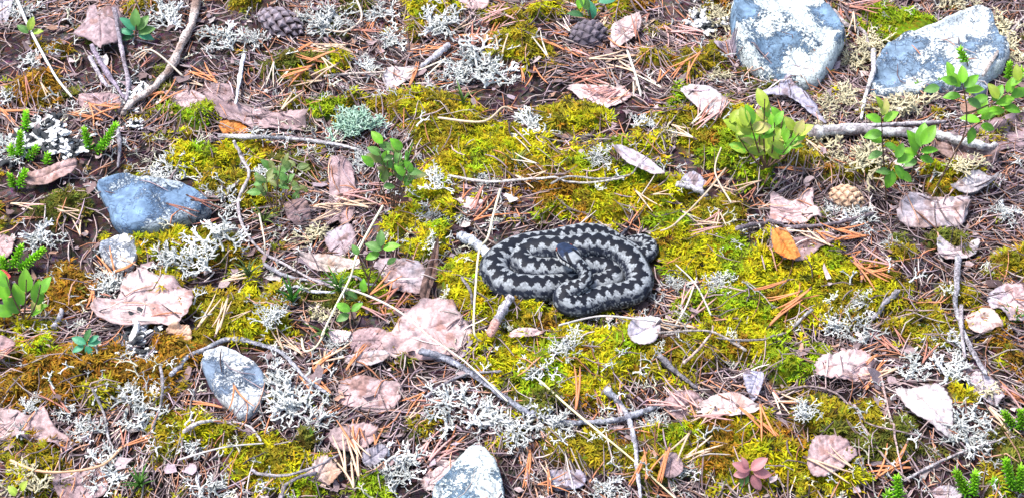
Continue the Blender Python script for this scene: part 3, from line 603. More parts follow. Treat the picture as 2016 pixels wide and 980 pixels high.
LEAVES = [
 ([(272,533),(300,537),(335,552),(375,570),(380,600),(362,630),(345,647),(300,640),(240,647),(195,640),(187,602),(212,594),(236,585),(242,556)],'largest pale pink birch leaf lying below the whitish stone',WPK,PINK,(0,.10),.10,.008),
 ([(775,640),(800,600),(850,572),(885,572),(905,610),(930,640),(920,665),(890,690),(855,702),(800,704),(760,690),(750,665)],'big pinkish white leaf with creased lower edge beside straw stalks',WPK,PINK,(.0,.18),-.2,.010,.012,1,'dead_leaf',[(905,640),(930,630),(942,628)]),
 ([(735,510),(790,508),(830,520),(842,560),(825,576),(780,572),(758,558)],'mauve grey leaf tucked above the big pinkish white leaf',GREY,PINK,(0,.1),.1,.006),
 ([(826,575),(842,520),(862,480),(862,520),(848,570),(838,600)],'dark brown rolled leaf standing beside mauve grey leaf',BRN,BRN2,(-.5,.3),.9,.010),
 ([(672,745),(705,733),(750,745),(790,755),(786,790),(760,806),(700,802),(664,786)],'dusty pink leaf with ragged dark lower edge in shallow hollow',PINK,MAU2,(0,.15),-.3,.008),
 ([(680,700),(720,692),(755,688),(766,704),(722,722),(690,716)],'small pale folded leaf above dusty pink ragged leaf',GREY2,PINK2,(0,.4),.4,.009),
 ([(690,660),(740,645),(770,665),(760,690),(700,695)],'mauve leaf partly under the big pinkish white leaf',MAU,PINK,(0,.0),.1,.004),
 ([(1520,385),(1560,397),(1597,374),(1602,402),(1618,440),(1580,442),(1520,447),(1516,415)],'square-edged pink leaf with torn top next to pine cone',PINK,WPK,(0,.25),.1,.010),
 ([(1790,380),(1830,386),(1870,389),(1908,395),(1897,435),(1872,442),(1800,446),(1762,430)],'wide lilac-pink leaf with wrinkled surface and shadowed lower edge',WPK,GREY,(0,.3),-.15,.014),
 ([(1890,360),(1920,338),(1966,350),(1946,366),(1910,383),(1870,376)],'pale grey pointed leaf above the wide wrinkled leaf',GREY2,WPK2,(0,.25),.1,.012),
 ([(1845,475),(1885,485),(1925,474),(1920,500),(1895,512),(1850,510)],'small mauve leaf with a hole above the forked grey twig',GREY2,MAU2,(0,.2),.2,.008),
 ([(1520,450),(1542,450),(1562,475),(1576,506),(1550,512),(1525,492)],'bright orange curled leaf below the square-edged pink leaf',ORG,ORG2,(.2,.35),.5,.014),
 ([(1510,492),(1560,470),(1612,462),(1650,470),(1632,492),(1570,520)],'pinkish leaf lying under the bright orange curled leaf',PINK,MAU,(0,.05),.1,.006),
 ([(1945,582),(1980,560),(2030,562),(2034,622),(1990,632),(1955,612)],'rosy grey leaf behind small tan leaf at forked twig',PINK,GREY,(0,.15),.1,.008),
 ([(1905,620),(1945,610),(1970,635),(1966,656),(1920,657),(1905,640)],'small tan-pink leaf in front of rosy grey leaf',TAN2,PINK2,(0,.25),.2,.010),
 ([(1605,715),(1640,700),(1690,690),(1720,705),(1716,738),(1660,748),(1615,742)],'crumpled white-pink leaf above the heather stems',WPK2,PINK,(0,.2),-.2,.011,.03,2.0),
 ([(1762,770),(1800,765),(1846,754),(1870,780),(1876,815),(1871,862),(1830,836),(1790,806)],'triangular white leaf with point bent down over litter',WPK2,GREY2,(0,.2),.1,.012),
 ([(1605,860),(1650,858),(1690,880),(1672,906),(1640,930),(1600,936),(1590,900)],'mauve-brown smooth leaf crossed by a tan needle',MAU2,(.42,.28,.28),(0,.15),.1,.008),
 ([(1375,790),(1430,770),(1480,785),(1497,812),(1440,826),(1378,824)],'bright white-pink fan-shaped leaf beside upright lilac leaf',WPK2,PINK2,(0,.3),-.2,.012),
 ([(1310,790),(1360,764),(1384,790),(1362,826),(1320,820)],'dull mauve leaf half under the white-pink fan-shaped leaf',MAU,MAU2,(0,.2),.1,.008),
 ([(1463,738),(1500,724),(1502,750),(1486,788),(1472,770)],'upright narrow lilac leaf at end of fan-shaped leaf',LIL,LIL2,(.1,.8),.3,.016),
 ([(-20,800),(30,805),(60,818),(85,800),(110,840),(140,862),(130,886),(90,880),(50,876),(-20,862)],'broad mauve leaf with fan veins below rust moss',MAU2,PINK,(0,.15),.1,.008),
 ([(105,942),(160,930),(212,925),(205,978),(130,990)],'mauve leaf crossed by needles near white lichen',MAU,MAU2,(0,.0),.0,.004),
 ([(1340,170),(1390,170),(1432,200),(1422,216),(1400,226),(1370,206)],'white speckled tapered leaf on needles below large rounded stone',WPK,GREY2,(0,.2),.1,.009),
 ([(1210,50),(1256,35),(1259,62),(1236,82),(1205,95),(1202,75)],'pale pink heart-shaped leaf beside dark old cone',PINK2,WPK,(0,.2),.1,.009),
 ([(1120,170),(1180,168),(1242,190),(1202,212),(1150,202)],'pinkish leaf under a bundle of red-brown needles',PINK,PINK2,(0,.1),.0,.006),
 ([(1205,294),(1250,297),(1300,330),(1307,350),(1270,337),(1225,312)],'narrow lilac-white leaf lying diagonally on yellow moss',LIL2,WPK,(0,.2),.3,.010),
 ([(1345,346),(1366,337),(1386,355),(1376,376),(1340,370)],'small greyish heart-shaped leaf propped beside pale stick',LIL2,GREY,(0,.6),.2,.012),
 ([(1245,630),(1290,624),(1301,640),(1286,672),(1240,666)],'pale lilac square leaf in front of the coiled snake',LIL2,WPK2,(0,.3),.1,.011),
 ([(325,190),(370,180),(406,195),(366,212)],'small mauve pointed leaf under orange needles',MAU2,PINK,(0,.15),.1,.007),
 ([(400,165),(450,168),(462,200),(415,206)],'dull mauve leaf beside white upright splinter',MAU,MAU2,(0,.1),.1,.005),
 ([(160,190),(230,188),(232,226),(170,226)],'mauve leaf behind red-brown needle bundle',MAU,PINK,(0,.1),.0,.005),
 ([(432,245),(460,234),(492,255),(470,264),(440,262)],'small bright orange leaf at the end of pale twig',ORG2,ORG,(0,.3),.1,.010),
 ([(650,310),(690,320),(700,385),(690,442),(640,442),(648,380)],'long mauve-brown withered leaf under tan needle bundle',MAU,MAU2,(0,.1),.3,.006),
 ([(890,396),(920,384),(952,400),(930,412)],'small pinkish leaf lying above the snake coil',PINK2,WPK,(0,.2),.1,.008),
 ([(755,140),(800,129),(827,140),(790,166),(760,172)],'white torn leaf beside silvery stick end',WPK2,GREY2,(0,.2),.1,.009),
 ([(1488,182),(1530,168),(1553,140),(1566,165),(1600,200),(1627,247),(1592,224),(1552,190)],'lilac torn leaf draped in front of large rounded stone',LIL,LIL2,(.0,.35),.2,.014),
 ([(55,345),(100,330),(150,315),(132,346),(60,372)],'brown curled leaf behind green crowberry shoots',BRN2,PINK,(0,.3),.4,.009),
 ([(330,650),(370,640),(376,668),(340,672)],'small tan cupped leaf below the largest pale pink leaf',TAN,TAN2,(0,.3),.5,.010),
 ([(-20,460),(24,470),(20,500),(-20,502)],'mauve leaf end above crowberry shoots',MAU2,PINK,(0,.1),.1,.006),
 ([(-22,655),(28,670),(15,702),(-22,712)],'reddish mauve leaf beside bright yellow-green moss',(.40,.22,.22),MAU2,(0,.2),.2,.009),
 ([(430,205),(520,215),(600,228),(592,252),(500,252),(440,240)],'wide mauve-grey bark-like leaf above pale twig',MAU,MAU2,(0,.1),.0,.005,.02,1.8),
 ([(610,920),(640,898),(672,930),(640,956),(600,946)],'ragged rosy leaf beside fan of tan needles',PINK2,TAN2,(0,.2),.1,.009,.04,1.6),
 ([(715,890),(755,874),(762,896),(722,922)],'small slate grey leaf by white lichen patch',(.26,.24,.28),(.36,.33,.36),(0,.2),.1,.007),
 ([(828,940),(880,906),(905,905),(850,962)],'white-pink crumpled leaf beside wedge-shaped stone',WPK2,PINK,(0,.2),.1,.008,.03,1.8),
 ([(1850,270),(1900,250),(1960,240),(2030,232),(2030,282),(1900,305)],'dark mauve leaf under the whitish fallen branch',MAU,(.36,.26,.29),(0,.1),.1,.004),
 ([(1838,962),(1872,953),(1892,984),(1850,990)],'small dusty pink leaf between green crowberry shoots',PINK,GREY,(0,.2),.1,.008),
 ([(650,652),(690,654),(682,670),(655,672)],'tiny pale pink leaf scrap by straw loop',WPK,PINK2,(0,.3),.2,.008),
 ([(650,850),(720,838),(745,860),(700,888),(660,880)],'mauve leaf under orange needles and pale lichen',MAU2,PINK,(0,.1),.1,.005),
 ([(790,660),(880,668),(930,690),(905,712),(840,708)],'shaded mauve leaf below the big pinkish white leaf',MAU,GREY,(0,.0),.0,.003),
 ([(1890,705),(1950,745),(1975,790),(1935,785),(1900,745)],'mauve torn leaf by ends of forked grey twig',MAU,GREY,(0,.1),.2,.005),
 ([(560,400),(600,395),(612,430),(575,440)],'small brown-mauve leaf behind dull bilberry sprig',MAU,BRN2,(0,.2),.2,.007),
 ([(640,455),(690,448),(700,490),(655,500)],'greyish brown leaf scrap above cream bark strip',MAU,GREY,(0,.1),.2,.005),
 ([(-15,-10),(20,-12),(22,20),(10,45),(-15,40)],'lilac-white leaf beside white straw tip',LIL2,GREY2,(0,.2),.2,.008),
 ([(900,-12),(950,-10),(960,15),(915,18)],'pale pink leaf under red-brown needle heap',PINK,WPK,(0,.1),.1,.006),
 ([(1405,90),(1440,85),(1448,112),(1415,115)],'small mauve leaf touching the large rounded stone',MAU2,LIL,(0,.2),.2,.006),
 ([(1300,905),(1330,890),(1345,925),(1310,935)],'small mauve leaf scrap by orange needles on moss',MAU2,MAU,(0,.1),.2,.004),
 ([(1080,930),(1140,925),(1150,955),(1090,965)],'lilac-grey leaf under pale lichen strands',GREY,LIL,(0,.1),.1,.005),
 ([(1835,282),(1900,286),(1965,300),(1940,318),(1870,312)],'brown bark flake with dark underside below fallen branch',(.30,.22,.23),BRN2,(0,.3),.6,.008),
]
LEAVES.sort(key=lambda a: 0 if ('under ' in a[1] or 'shaded' in a[1]) else 1)
for a in LEAVES: dead_leaf(*a)
dead_leaf([(590,511),(640,502),(706,515),(700,532),(620,532)],'cream bark strip casting a dark shadow beneath',(.66,.55,.46),WPK,(0,.35),.5,.012,.01,1.0,'bark_strip',None,'bark')
dead_leaf([(1004,650),(1030,646),(1066,652),(1068,662),(1010,662)],'narrow pinkish bark strip on moss below the snake',WPK,PINK,(0,.35),.5,.008,.01,1.0,'bark_strip',None,'bark')
dead_leaf([(-10,535),(8,532),(22,545),(14,556),(-10,552)],'bright red leaf among crowberry shoots',(.62,.05,.05),(.75,.12,.10),(0,.5),.3,.014)
# the big lobed dead leaf that stands up
dead_leaf([(145,62),(165,45),(172,20),(188,12),(192,32),(205,18),(228,8),(240,30),(236,60),(222,85),(200,100),(180,82)],'large mauve lobed withered leaf standing against grey twigs',(.42,.29,.31),(.56,.42,.43),(0,.45),-.5,.022,.01,1.4)

make_needles(.016, 'needle_scatter', 'loose fallen needles lying across the dead leaves', True)
# ------------------------------------------------------------------ sticks and stalks
def stick(pts, rad, label, col, col2=None, name='twig', cat='twig', lift=.0, rough=.14, taper=.6, seed=1, sides=9, end=None, raise_mid=0., mat=None, group=None, knob=True):
    K = np.array(pts, float); r0 = rad * kpx(K[:, 1].mean())
    lf = np.full(len(K), r0 * .8 + lift + .006) + raise_mid * np.sin(np.linspace(0, math.pi, len(K)))
    p3 = at(K[:, 0], K[:, 1], lf); n = max(24, int(np.linalg.norm(np.diff(K, axis=0), axis=1).sum() / 5))
    P = catmull(p3, n); rs = np.random.default_rng(seed)
    s = np.linspace(0, 1, n); rr = r0 * (1 - (1 - taper) * s) * (1 + rough * noise(s * n * .16, np.zeros(n) + seed, 1, seed))
    if knob:
        for _ in range(max(1, n // 26)):
            k = rs.random(); rr *= 1 + .35 * np.exp(-((s - k) / (2.2 / n)) ** 2)
    rr[0] *= .75; rr[-1] *= .4
    P = P + (rough * .6 * r0) * rs.standard_normal((n, 3)) * np.array([1, 1, .5])
    P[:, 2] = np.maximum(P[:, 2], height(P[:, 0], P[:, 1]) + rr * .3)
    base = P[0].copy(); V, f = tubes((P - base)[None], rr[None], sides)
    ring = V.reshape(n, sides, 3); ring += (rough * .5 * r0) * rs.standard_normal(ring.shape)
    col2 = col2 or tuple(c * .55 for c in col)
    k = np.clip(.5 + .8 * noise(np.repeat(s * n * .35, sides), np.tile(np.arange(sides) * .8, n), 1, seed + 9), 0, 1)[:, None]
    C = np.array(col) * (1 - k) + np.array(col2) * k
    if end is not None:
        e = np.repeat(s > .72, sides); C[e] = np.array(end)
    faces = f.tolist() + [list(range(sides))[::-1], list(range((n - 1) * sides, n * sides))]
    me = bpy.data.meshes.new(name); me.from_pydata(ring.reshape(-1, 3).tolist(), [], faces); me.update()
    for p in me.polygons: p.use_smooth = len(p.vertices) == 4
    a = me.color_attributes.new('Col', 'FLOAT_COLOR', 'POINT'); cc = np.ones((n * sides, 4), np.float32); cc[:, :3] = np.clip(C, .01, .85); a.data.foreach_set('color', cc.ravel())
    o = link(name, me, mat or M_BARK, label=label, category=cat); o.location = base
    if group: o['group'] = group
    return o
GB, GB2 = (.40, .40, .44), (.16, .16, .18)
PW, PW2 = (.62, .60, .60), (.30, .27, .27)
BW, BW2 = (.22, .17, .18), (.10, .07, .075)
STICKS = [
 ([(388,-10),(380,40),(355,90),(338,130),(300,175),(262,200),(240,225)],10,'thick pale flaking stick running down to lichen cluster',(.62,.54,.50),(.26,.18,.15)),
 ([(228,30),(236,80),(244,120),(252,160),(248,200)],6,'grey mauve twig crossing the large lobed withered leaf',(.34,.30,.34),(.18,.15,.17)),
 ([(182,95),(208,140),(230,172),(246,195)],6,'smooth mauve twig slanting from lobed leaf to lichen cluster',(.32,.27,.34),(.20,.16,.20)),
 ([(176,112),(196,148),(212,172)],5,'short pale broken twig beside smooth mauve twig',(.52,.47,.52),(.3,.27,.3)),
 ([(232,255),(236,290),(232,330)],5,'short grey twig standing below the lichen cluster',(.36,.34,.38),(.2,.18,.2)),
 ([(430,268),(500,270),(570,273),(640,281),(700,294),(756,318)],5,'long pale lichen-coated twig ending at bilberry sprig',PW,(.26,.24,.25)),
 ([(335,738),(372,708),(412,682),(450,667),(500,674),(555,695),(600,742),(642,772)],6,'arched grey twig bending over the pale cracked stone',GB,GB2),
 ([(460,277),(478,315),(490,345),(470,395),(478,445),(512,492),(560,520),(640,560),(720,572)],4,'long wavy pale root winding past the dull bilberry sprig',(.52,.47,.48),(.32,.28,.3)),
 ([(826,690),(880,706),(940,742),(1000,786),(1060,820),(1120,831),(1200,828),(1250,815),(1298,796)],8,'long bowed grey twig crusted with lichen below the snake',(.40,.41,.46),(.15,.15,.18)),
 ([(1192,764),(1226,802),(1246,852),(1254,915),(1262,990)],7,'grey jointed twig crossing the long bowed twig',(.46,.46,.50),(.20,.19,.22)),
 ([(1296,698),(1332,732),(1374,764)],6,'short dark grey pointed twig on rust moss',(.30,.28,.30),(.16,.14,.15)),
 ([(1592,262),(1660,256),(1740,260),(1820,262),(1890,276),(1962,296)],13,'whitish fallen branch with broken hollow end',(.62,.62,.62),(.20,.17,.18)),
 ([(1632,252),(1720,247),(1800,243),(1862,240)],6,'thin grey stick lying along the whitish fallen branch',(.48,.45,.47),(.25,.22,.24)),
 ([(1720,98),(1719,140),(1706,182),(1695,235)],6,'smooth pale stick leaning on the broad pale slab',PW,(.40,.38,.40)),
 ([(1886,505),(1884,560),(1882,605),(1905,672),(1942,738)],7,'forked grey twig rising through moss beside small tan leaf',(.44,.43,.46),(.22,.2,.22)),
 ([(1892,600),(1893,650),(1900,705)],5,'straight grey twig beside forked grey twig',(.40,.36,.38),(.2,.17,.18)),
 ([(1768,570),(1746,600),(1718,628)],7,'short smooth grey twig on olive moss',(.36,.35,.38),(.24,.22,.24)),
 ([(1600,608),(1580,624),(1562,645)],4,'tiny cut grey twig near orange needles',(.42,.40,.40),(.25,.23,.22)),
 ([(480,108),(472,155),(464,205)],5,'white upright splinter of wood in needle litter',(.76,.76,.80),(.55,.55,.6)),
 ([(884,88),(860,108),(828,132)],8,'thick silvery broken stick beside white torn leaf',(.54,.53,.57),(.30,.28,.30)),
 ([(1330,378),(1360,382),(1394,384)],8,'short pale stick end below small heart-shaped leaf',(.58,.55,.56),(.34,.31,.32)),
 ([(838,782),(872,756),(920,736),(988,730)],4,'slim grey twig joining the long bowed twig',(.40,.38,.40),(.2,.18,.2)),
 ([(316,720),(320,762),(314,805),(300,842)],4,'thin grey twig hanging from the arched twig end',(.38,.36,.38),(.2,.18,.2)),
 ([(182,765),(204,812),(212,855),(222,880)],3.5,'thin bent grey stalk between lichen tufts',(.42,.39,.40),(.22,.2,.2)),
 ([(360,850),(398,830),(450,830),(492,840),(514,868)],4.5,'pale curved twig below the pale cracked stone',(.60,.56,.56),(.34,.3,.3)),
 ([(495,930),(560,935),(620,918),(672,892)],4,'dull grey root above the yellow moss edge',(.34,.31,.33),(.2,.18,.19)),
 ([(552,985),(562,958),(590,938),(625,930)],5,'thick curved grey root bending out of moss',(.30,.27,.30),(.16,.14,.16)),
 ([(1536,772),(1590,760),(1650,776),(1700,828),(1770,848),(1850,868),(1915,900)],2.6,'thin wiry brown stem running below the triangular leaf',(.34,.26,.25),(.2,.15,.15)),
 ([(1672,790),(1700,840),(1742,900),(1792,948)],3.2,'knobbly dry heather stem with seed heads',(.42,.34,.32),(.24,.18,.17)),
 ([(1735,742),(1752,820),(1766,880),(1778,940)],3.0,'upright reddish dry heather stem',(.44,.32,.30),(.26,.18,.17)),
 ([(1780,945),(1850,908),(1920,880),(2000,858)],3.4,'pale grey wiry heather stem lying flat',(.46,.42,.43),(.26,.22,.23)),
 ([(1470,690),(1420,660),(1380,650),(1290,655)],3.4,'long grey stem lying on moss below the snake',(.46,.41,.38),(.3,.25,.22)),
 ([(1545,655),(1500,668),(1440,668),(1410,664)],2.8,'thin dark stem joining the long grey moss stem',(.34,.30,.29),(.2,.17,.16)),
 ([(1345,715),(1372,690),(1400,655),(1404,640)],3.4,'pinkish dry stem standing up from moss',(.52,.40,.36),(.34,.24,.2)),
 ([(880,345),(960,358),(1060,352),(1150,360),(1230,350)],3.4,'bundle-like pale stem along mossy edge above the snake',(.56,.52,.48),(.34,.3,.28)),
 ([(1085,362),(1120,348),(1190,352),(1260,342)],2.6,'grey thin stem lying on yellow moss above the snake',(.48,.46,.44),(.3,.27,.26)),
 ([(520,520),(570,545),(650,555),(740,560)],4.5,'grey stick lying below the cream bark strip',(.44,.44,.48),(.25,.24,.27)),
 ([(560,560),(600,572),(660,575)],4,'pale blue-grey stick end beneath grass blades',(.56,.57,.62),(.35,.35,.4)),
 ([(1012,500),(960,470),(935,440)],2.4,'thin brown stem behind the snake coil',(.34,.26,.22),(.2,.15,.13)),
 ([(1222,466),(1230,455),(1240,446)],4,'small dark stub of twig behind the snake',(.07,.07,.09),(.04,.04,.05)),
 ([(640,150),(700,145),(760,142)],3,'pale thin stem in needle litter beside white torn leaf',(.56,.48,.42),(.4,.32,.28)),
 ([(1640,20),(1668,50),(1700,62),(1712,100)],5,'weathered crooked stick between the two large stones',(.40,.36,.36),(.22,.19,.19)),
 ([(1935,150),(1960,110),(1985,70),(2020,30)],4,'grey bent stem over the pale slab end',(.42,.38,.36),(.26,.22,.2)),
 ([(1450,450),(1500,440),(1560,446),(1640,440),(1720,420)],5,'dark fibrous root passing in front of pine cone',(.28,.24,.27),(.14,.11,.12)),
 ([(908,545),(925,570),(930,600)],4,'small dark twig on moss beside cream straw',(.28,.25,.27),(.16,.14,.14)),
 ([(105,645),(118,622),(122,608)],7,'blunt grey twig stub below rust moss',(.42,.41,.44),(.26,.24,.26)),
]
for i, s_ in enumerate(STICKS):
    stick(s_[0], s_[1] * .88, s_[2], s_[3], s_[4], seed=20 + i, name='root' if 'root' in s_[2] else 'twig', cat='root' if 'root' in s_[2] else 'twig')
stick([(1008,582),(988,612),(964,660)], 9, 'stout grey stick with pink broken tip poking from under the snake', (.52, .50, .54), (.26, .24, .27), seed=81, end=(.50, .28, .24), taper=.85)
stick([(905,462),(932,478),(966,505)], 10, 'stout bluish white stick pushed against the snake coil', (.62, .66, .72), (.24, .25, .28), seed=82, taper=.9)
STRAWS = [
 ([(985,372),(972,420),(960,468),(944,492),(937,555),(933,650),(948,672)],2.6,'tall cream straw stalk with a kink beside the snake',(.82,.72,.50),.016),
 ([(754,405),(728,450),(703,500),(690,545),(662,600),(632,662)],2.8,'long pale straw slanting past small green sprig',(.82,.76,.55),.018),
 ([(655,560),(720,580),(785,612),(850,665),(920,715),(1000,790)],2.4,'thin pale straw crossing the big pinkish white leaf',(.74,.68,.54),.014),
 ([(1062,748),(1120,800),(1180,850),(1250,908),(1335,985)],2.6,'long yellow straw running diagonally under jointed twig',(.72,.64,.36),.010),
 ([(32,-5),(55,50),(85,108),(112,155),(142,192)],3.2,'white straw slanting through needle litter',(.82,.80,.74),.008),
 ([(594,665),(600,690),(622,682),(640,652)],2.6,'small curled straw loop on litter',(.74,.68,.44),.006),
 ([(700,-5),(712,35),(680,62),(640,58)],2.4,'curved tan straw above needle litter',(.58,.46,.36),.006),
 ([(862,232),(950,240),(990,212),(1010,218)],2.6,'wavy tan straw across olive moss',(.66,.50,.34),.006),
 ([(1430,330),(1390,380),(1330,440),(1300,455)],2.2,'long tan straw across moss behind pink needles',(.62,.48,.34),.006),
 ([(1235,100),(1252,150),(1262,190)],2.4,'pale upright straw in brown needles',(.80,.76,.66),.006),
 ([(1330,640),(1352,600),(1372,545)],2.2,'thin straw poking up beside the snake',(.72,.62,.5),.012),
 ([(1100,640),(1180,622),(1260,628),(1340,642)],2.4,'grey-white straw lying in front of the snake',(.66,.62,.60),.006),
 ([(1400,620),(1370,560),(1330,520)],2.0,'fine grey straw leaning on yellow moss',(.60,.56,.5),.008),
 ([(1440,400),(1408,340),(1420,290)],2.0,'fine tan straw beside the broad bilberry bush',(.62,.48,.36),.01),
 ([(360,150),(300,100),(262,112)],2.2,'arching tan straw by green seedling',(.62,.54,.44),.01),
 ([(510,420),(520,470),(522,500)],2.0,'upright tan straw near dull bilberry sprig',(.6,.52,.4),.012),
 ([(350,905),(440,880),(520,872)],2.2,'grey straw across olive moss below cracked stone',(.52,.48,.46),.006),
 ([(20,905),(70,925),(130,928),(200,915),(240,880)],3.2,'long orange-tan curved needle stalk by mauve leaf',(.66,.38,.22),.006),
]
for i, s_ in enumerate(STRAWS):
    stick(s_[0], s_[1], s_[2], s_[3], tuple(c * .85 for c in s_[3]), name='straw', cat='straw', lift=s_[4] * .3, raise_mid=s_[4], rough=.04, taper=.7, seed=120 + i, sides=6, mat=M_STRAW, knob=False)

# ------------------------------------------------------------------ single pine needle pairs that lie on top
def needle_pair_mesh(seed, col):
    r = np.random.default_rng(seed); K = 7; s = np.linspace(0, 1, K); Ps, Rs = [], []
    for sg in (-1, 1):
        L_ = .034 * r.uniform(.9, 1.05); sp = r.uniform(.02, .13) * sg; b = r.uniform(-.05, .22) * sg + r.normal(0, .08)
        Ps.append(np.stack([s * L_ - L_ / 2, (sp * s + b * s * s) * L_, .0011 + .0035 * r.random() * s * s + .0006 * np.sin(s * 5)], -1)); Rs.append(np.array([.9, 1, 1, 1, .95, .8, .3]) * .00072)
    V, f = tubes(np.array(Ps), np.array(Rs), 5, 1.25)
    V2, f2 = tubes(np.array([[[-.0185, 0, .0012], [-.0168, 0, .0012], [-.0150, 0, .0012]]]), np.array([[.0007, .0012, .0009]]), 5)
    C = np.concatenate([np.repeat(np.array([col]), len(V), 0), np.repeat(np.array([[.12, .07, .06]]), len(V2), 0)])
    return raw_mesh('pine_needle_pair', np.concatenate([V, V2]), np.concatenate([f, f2 + len(V)]), C)
NC = {'o': (.58, .22, .09), 'p': (.56, .31, .28), 't': (.62, .44, .30), 's': (.74, .64, .50), 'r': (.40, .17, .12)}
NL = {'o': ('orange fallen pine needle pair lying on top of the litter', 'orange pine needles'), 'p': ('dusty pink fallen pine needle pair lying on litter', 'pink pine needles'),
      't': ('tan fallen pine needle pair lying on litter', 'tan pine needles'), 's': ('pale straw-coloured pine needle pair lying on litter', 'straw pine needles'), 'r': ('red-brown fallen pine needle pair lying on litter', 'red-brown pine needles')}
NMESH = {k: [needle_pair_mesh(300 + 10 * i + ord(k), c) for i in range(5)] for k, c in NC.items()}
BUNDLES = [(85,205,-60,3,'r'),(190,222,-12,5,'o'),(400,150,-30,4,'o'),(330,200,12,3,'o'),(285,118,78,3,'r'),(610,100,10,3,'o'),(650,106,-8,4,'t'),(600,150,22,4,'o'),(562,195,35,3,'t'),(640,166,4,3,'t'),
 (735,55,30,3,'o'),(855,96,20,5,'o'),(970,35,25,7,'p'),(955,62,32,4,'r'),(930,60,0,2,'o'),(842,152,55,3,'o'),(975,90,70,3,'o'),(1090,82,-45,3,'o'),(1122,92,-30,3,'o'),(1068,152,-65,2,'o'),
 (1180,182,-5,6,'p'),(1170,172,6,3,'r'),(1268,62,70,5,'r'),(1335,75,-14,4,'p'),(1340,142,50,4,'o'),(1400,232,42,5,'p'),(1260,150,-60,2,'s'),(1200,130,-20,3,'t'),(1340,272,-50,3,'t'),(1415,360,45,3,'o'),
 (1430,385,30,3,'t'),(1380,450,22,5,'p'),(1408,470,-60,2,'t'),(1290,392,-30,2,'t'),(1692,475,-10,4,'o'),(1712,540,12,6,'o'),(1540,596,14,5,'o'),(1612,470,-60,2,'o'),(1310,642,-12,3,'t'),(1345,600,60,3,'p'),
 (1146,770,-86,1,'o'),(1200,795,-65,2,'p'),(1290,922,55,4,'o'),(1355,895,28,3,'t'),(1062,950,88,3,'o'),(1022,930,84,2,'o'),(1512,792,-32,2,'o'),(1500,832,-40,3,'o'),(1722,740,45,5,'o'),(1545,812,-40,2,'o'),
 (1752,680,-45,3,'r'),(1826,690,90,1,'r'),(1770,926,25,3,'o'),(1640,920,-40,2,'t'),(1972,785,-3,3,'o'),(700,850,80,3,'o'),(690,905,-70,5,'t'),(832,802,30,4,'o'),(880,858,62,2,'o'),(872,892,58,4,'p'),
 (624,716,-45,3,'t'),(632,766,-22,2,'o'),(662,715,30,4,'o'),(742,612,-6,3,'p'),(770,580,70,2,'o'),(762,600,30,2,'r'),(240,862,60,4,'o'),(420,792,-60,3,'o'),(440,630,50,4,'t'),(140,792,-50,1,'r'),(20,730,55,3,'r'),
 (200,602,-70,2,'o'),(240,542,-35,5,'o'),(392,422,26,4,'r'),(60,422,-6,3,'t'),(132,442,-10,3,'t'),(695,398,20,5,'t'),(702,385,28,4,'p'),(640,408,12,3,'t'),(1180,60,60,2,'t'),(1500,120,30,0,'t'),(1690,520,50,2,'o'),
 (1450,520,-30,0,'t'),(1560,470,-5,2,'s'),(1320,800,-25,3,'p'),(1400,830,10,3,'p'),(560,150,60,2,'s'),(960,430,40,2,'o'),(935,395,60,2,'o'),(1040,370,12,3,'t'),(1710,20,-15,4,'r'),(1670,60,80,2,'r'),(15,240,0,2,'o'),(1610,300,-20,1,'t'),
 (1960,840,-20,2,'t'),(1270,600,-15,0,'t'),(560,690,-40,3,'t'),(470,560,10,2,'t'),(1480,380,40,2,'t'),(760,210,-55,2,'t'),(1020,30,40,2,'t'),(540,30,35,2,'t'),(450,130,-60,2,'s'),(120,160,-40,2,'s'),(1840,900,20,2,'r'),(1030,200,-25,2,'t'),
 (660,50,25,2,'t'),(1640,640,-30,2,'p'),(1800,480,-60,2,'p'),(1960,540,-10,2,'r'),(330,430,30,0,'t'),(1540,330,-15,1,'o'),(930,610,0,0,'t'),(720,640,-10,2,'r'),(470,850,0,2,'r'),(1190,230,-10,2,'t'),(1600,860,35,2,'t')]
n_pairs = 0
def place_needle(x, y, ang_screen, k):
    global n_pairs
    o = link('pine_needle_pair', random.choice(NMESH[k]), M_NEEDLE, label=NL[k][0], category='pine needle', group=NL[k][1])
    a = math.radians(ang_screen); p = at(np.array(float(x)), np.array(float(y)))
    ang = math.atan2(math.sin(a) / math.sin(PITCH), math.cos(a)) + random.choice([0, math.pi])
    hx, hy = math.cos(ang) * .016, math.sin(ang) * .016
    h0, h1, hm = float(height(p[0] - hx, p[1] - hy)), float(height(p[0] + hx, p[1] + hy)), float(height(p[0], p[1]))
    s = random.uniform(.75, 1.4)
    o.location = (p[0], p[1], max((h0 + h1) / 2, hm - .001) + .001 + random.uniform(0, .004)); o.scale = (s, random.choice([-1, 1]) * s, s)
    o.rotation_euler = (0, -math.atan2(h1 - h0, .032) + random.uniform(-.08, .08), ang); n_pairs += 1
for (x, y, a, n, k) in BUNDLES:
    for _ in range(n if n_pairs + n <= 300 else 0):
        place_needle(x + random.gauss(0, 17), y + random.gauss(0, 10), a + random.gauss(0, 20), k if random.random() < .75 else random.choice('ptsr'))
tries = 0
while n_pairs < 300 and tries < 3000:
    tries += 1
    x, y = random.uniform(10, 2006), random.uniform(10, 970); p = at(np.array(x), np.array(y))
    if stone_mask(p[0:1], p[1:2], 1.05)[0] or not off_snake(p[0], p[1], 1.25): continue
    if moss_at(p[0], p[1]) > .3 and random.random() < .6: continue
    place_needle(x, y, random.uniform(-90, 90), random.choice('ootpps'))

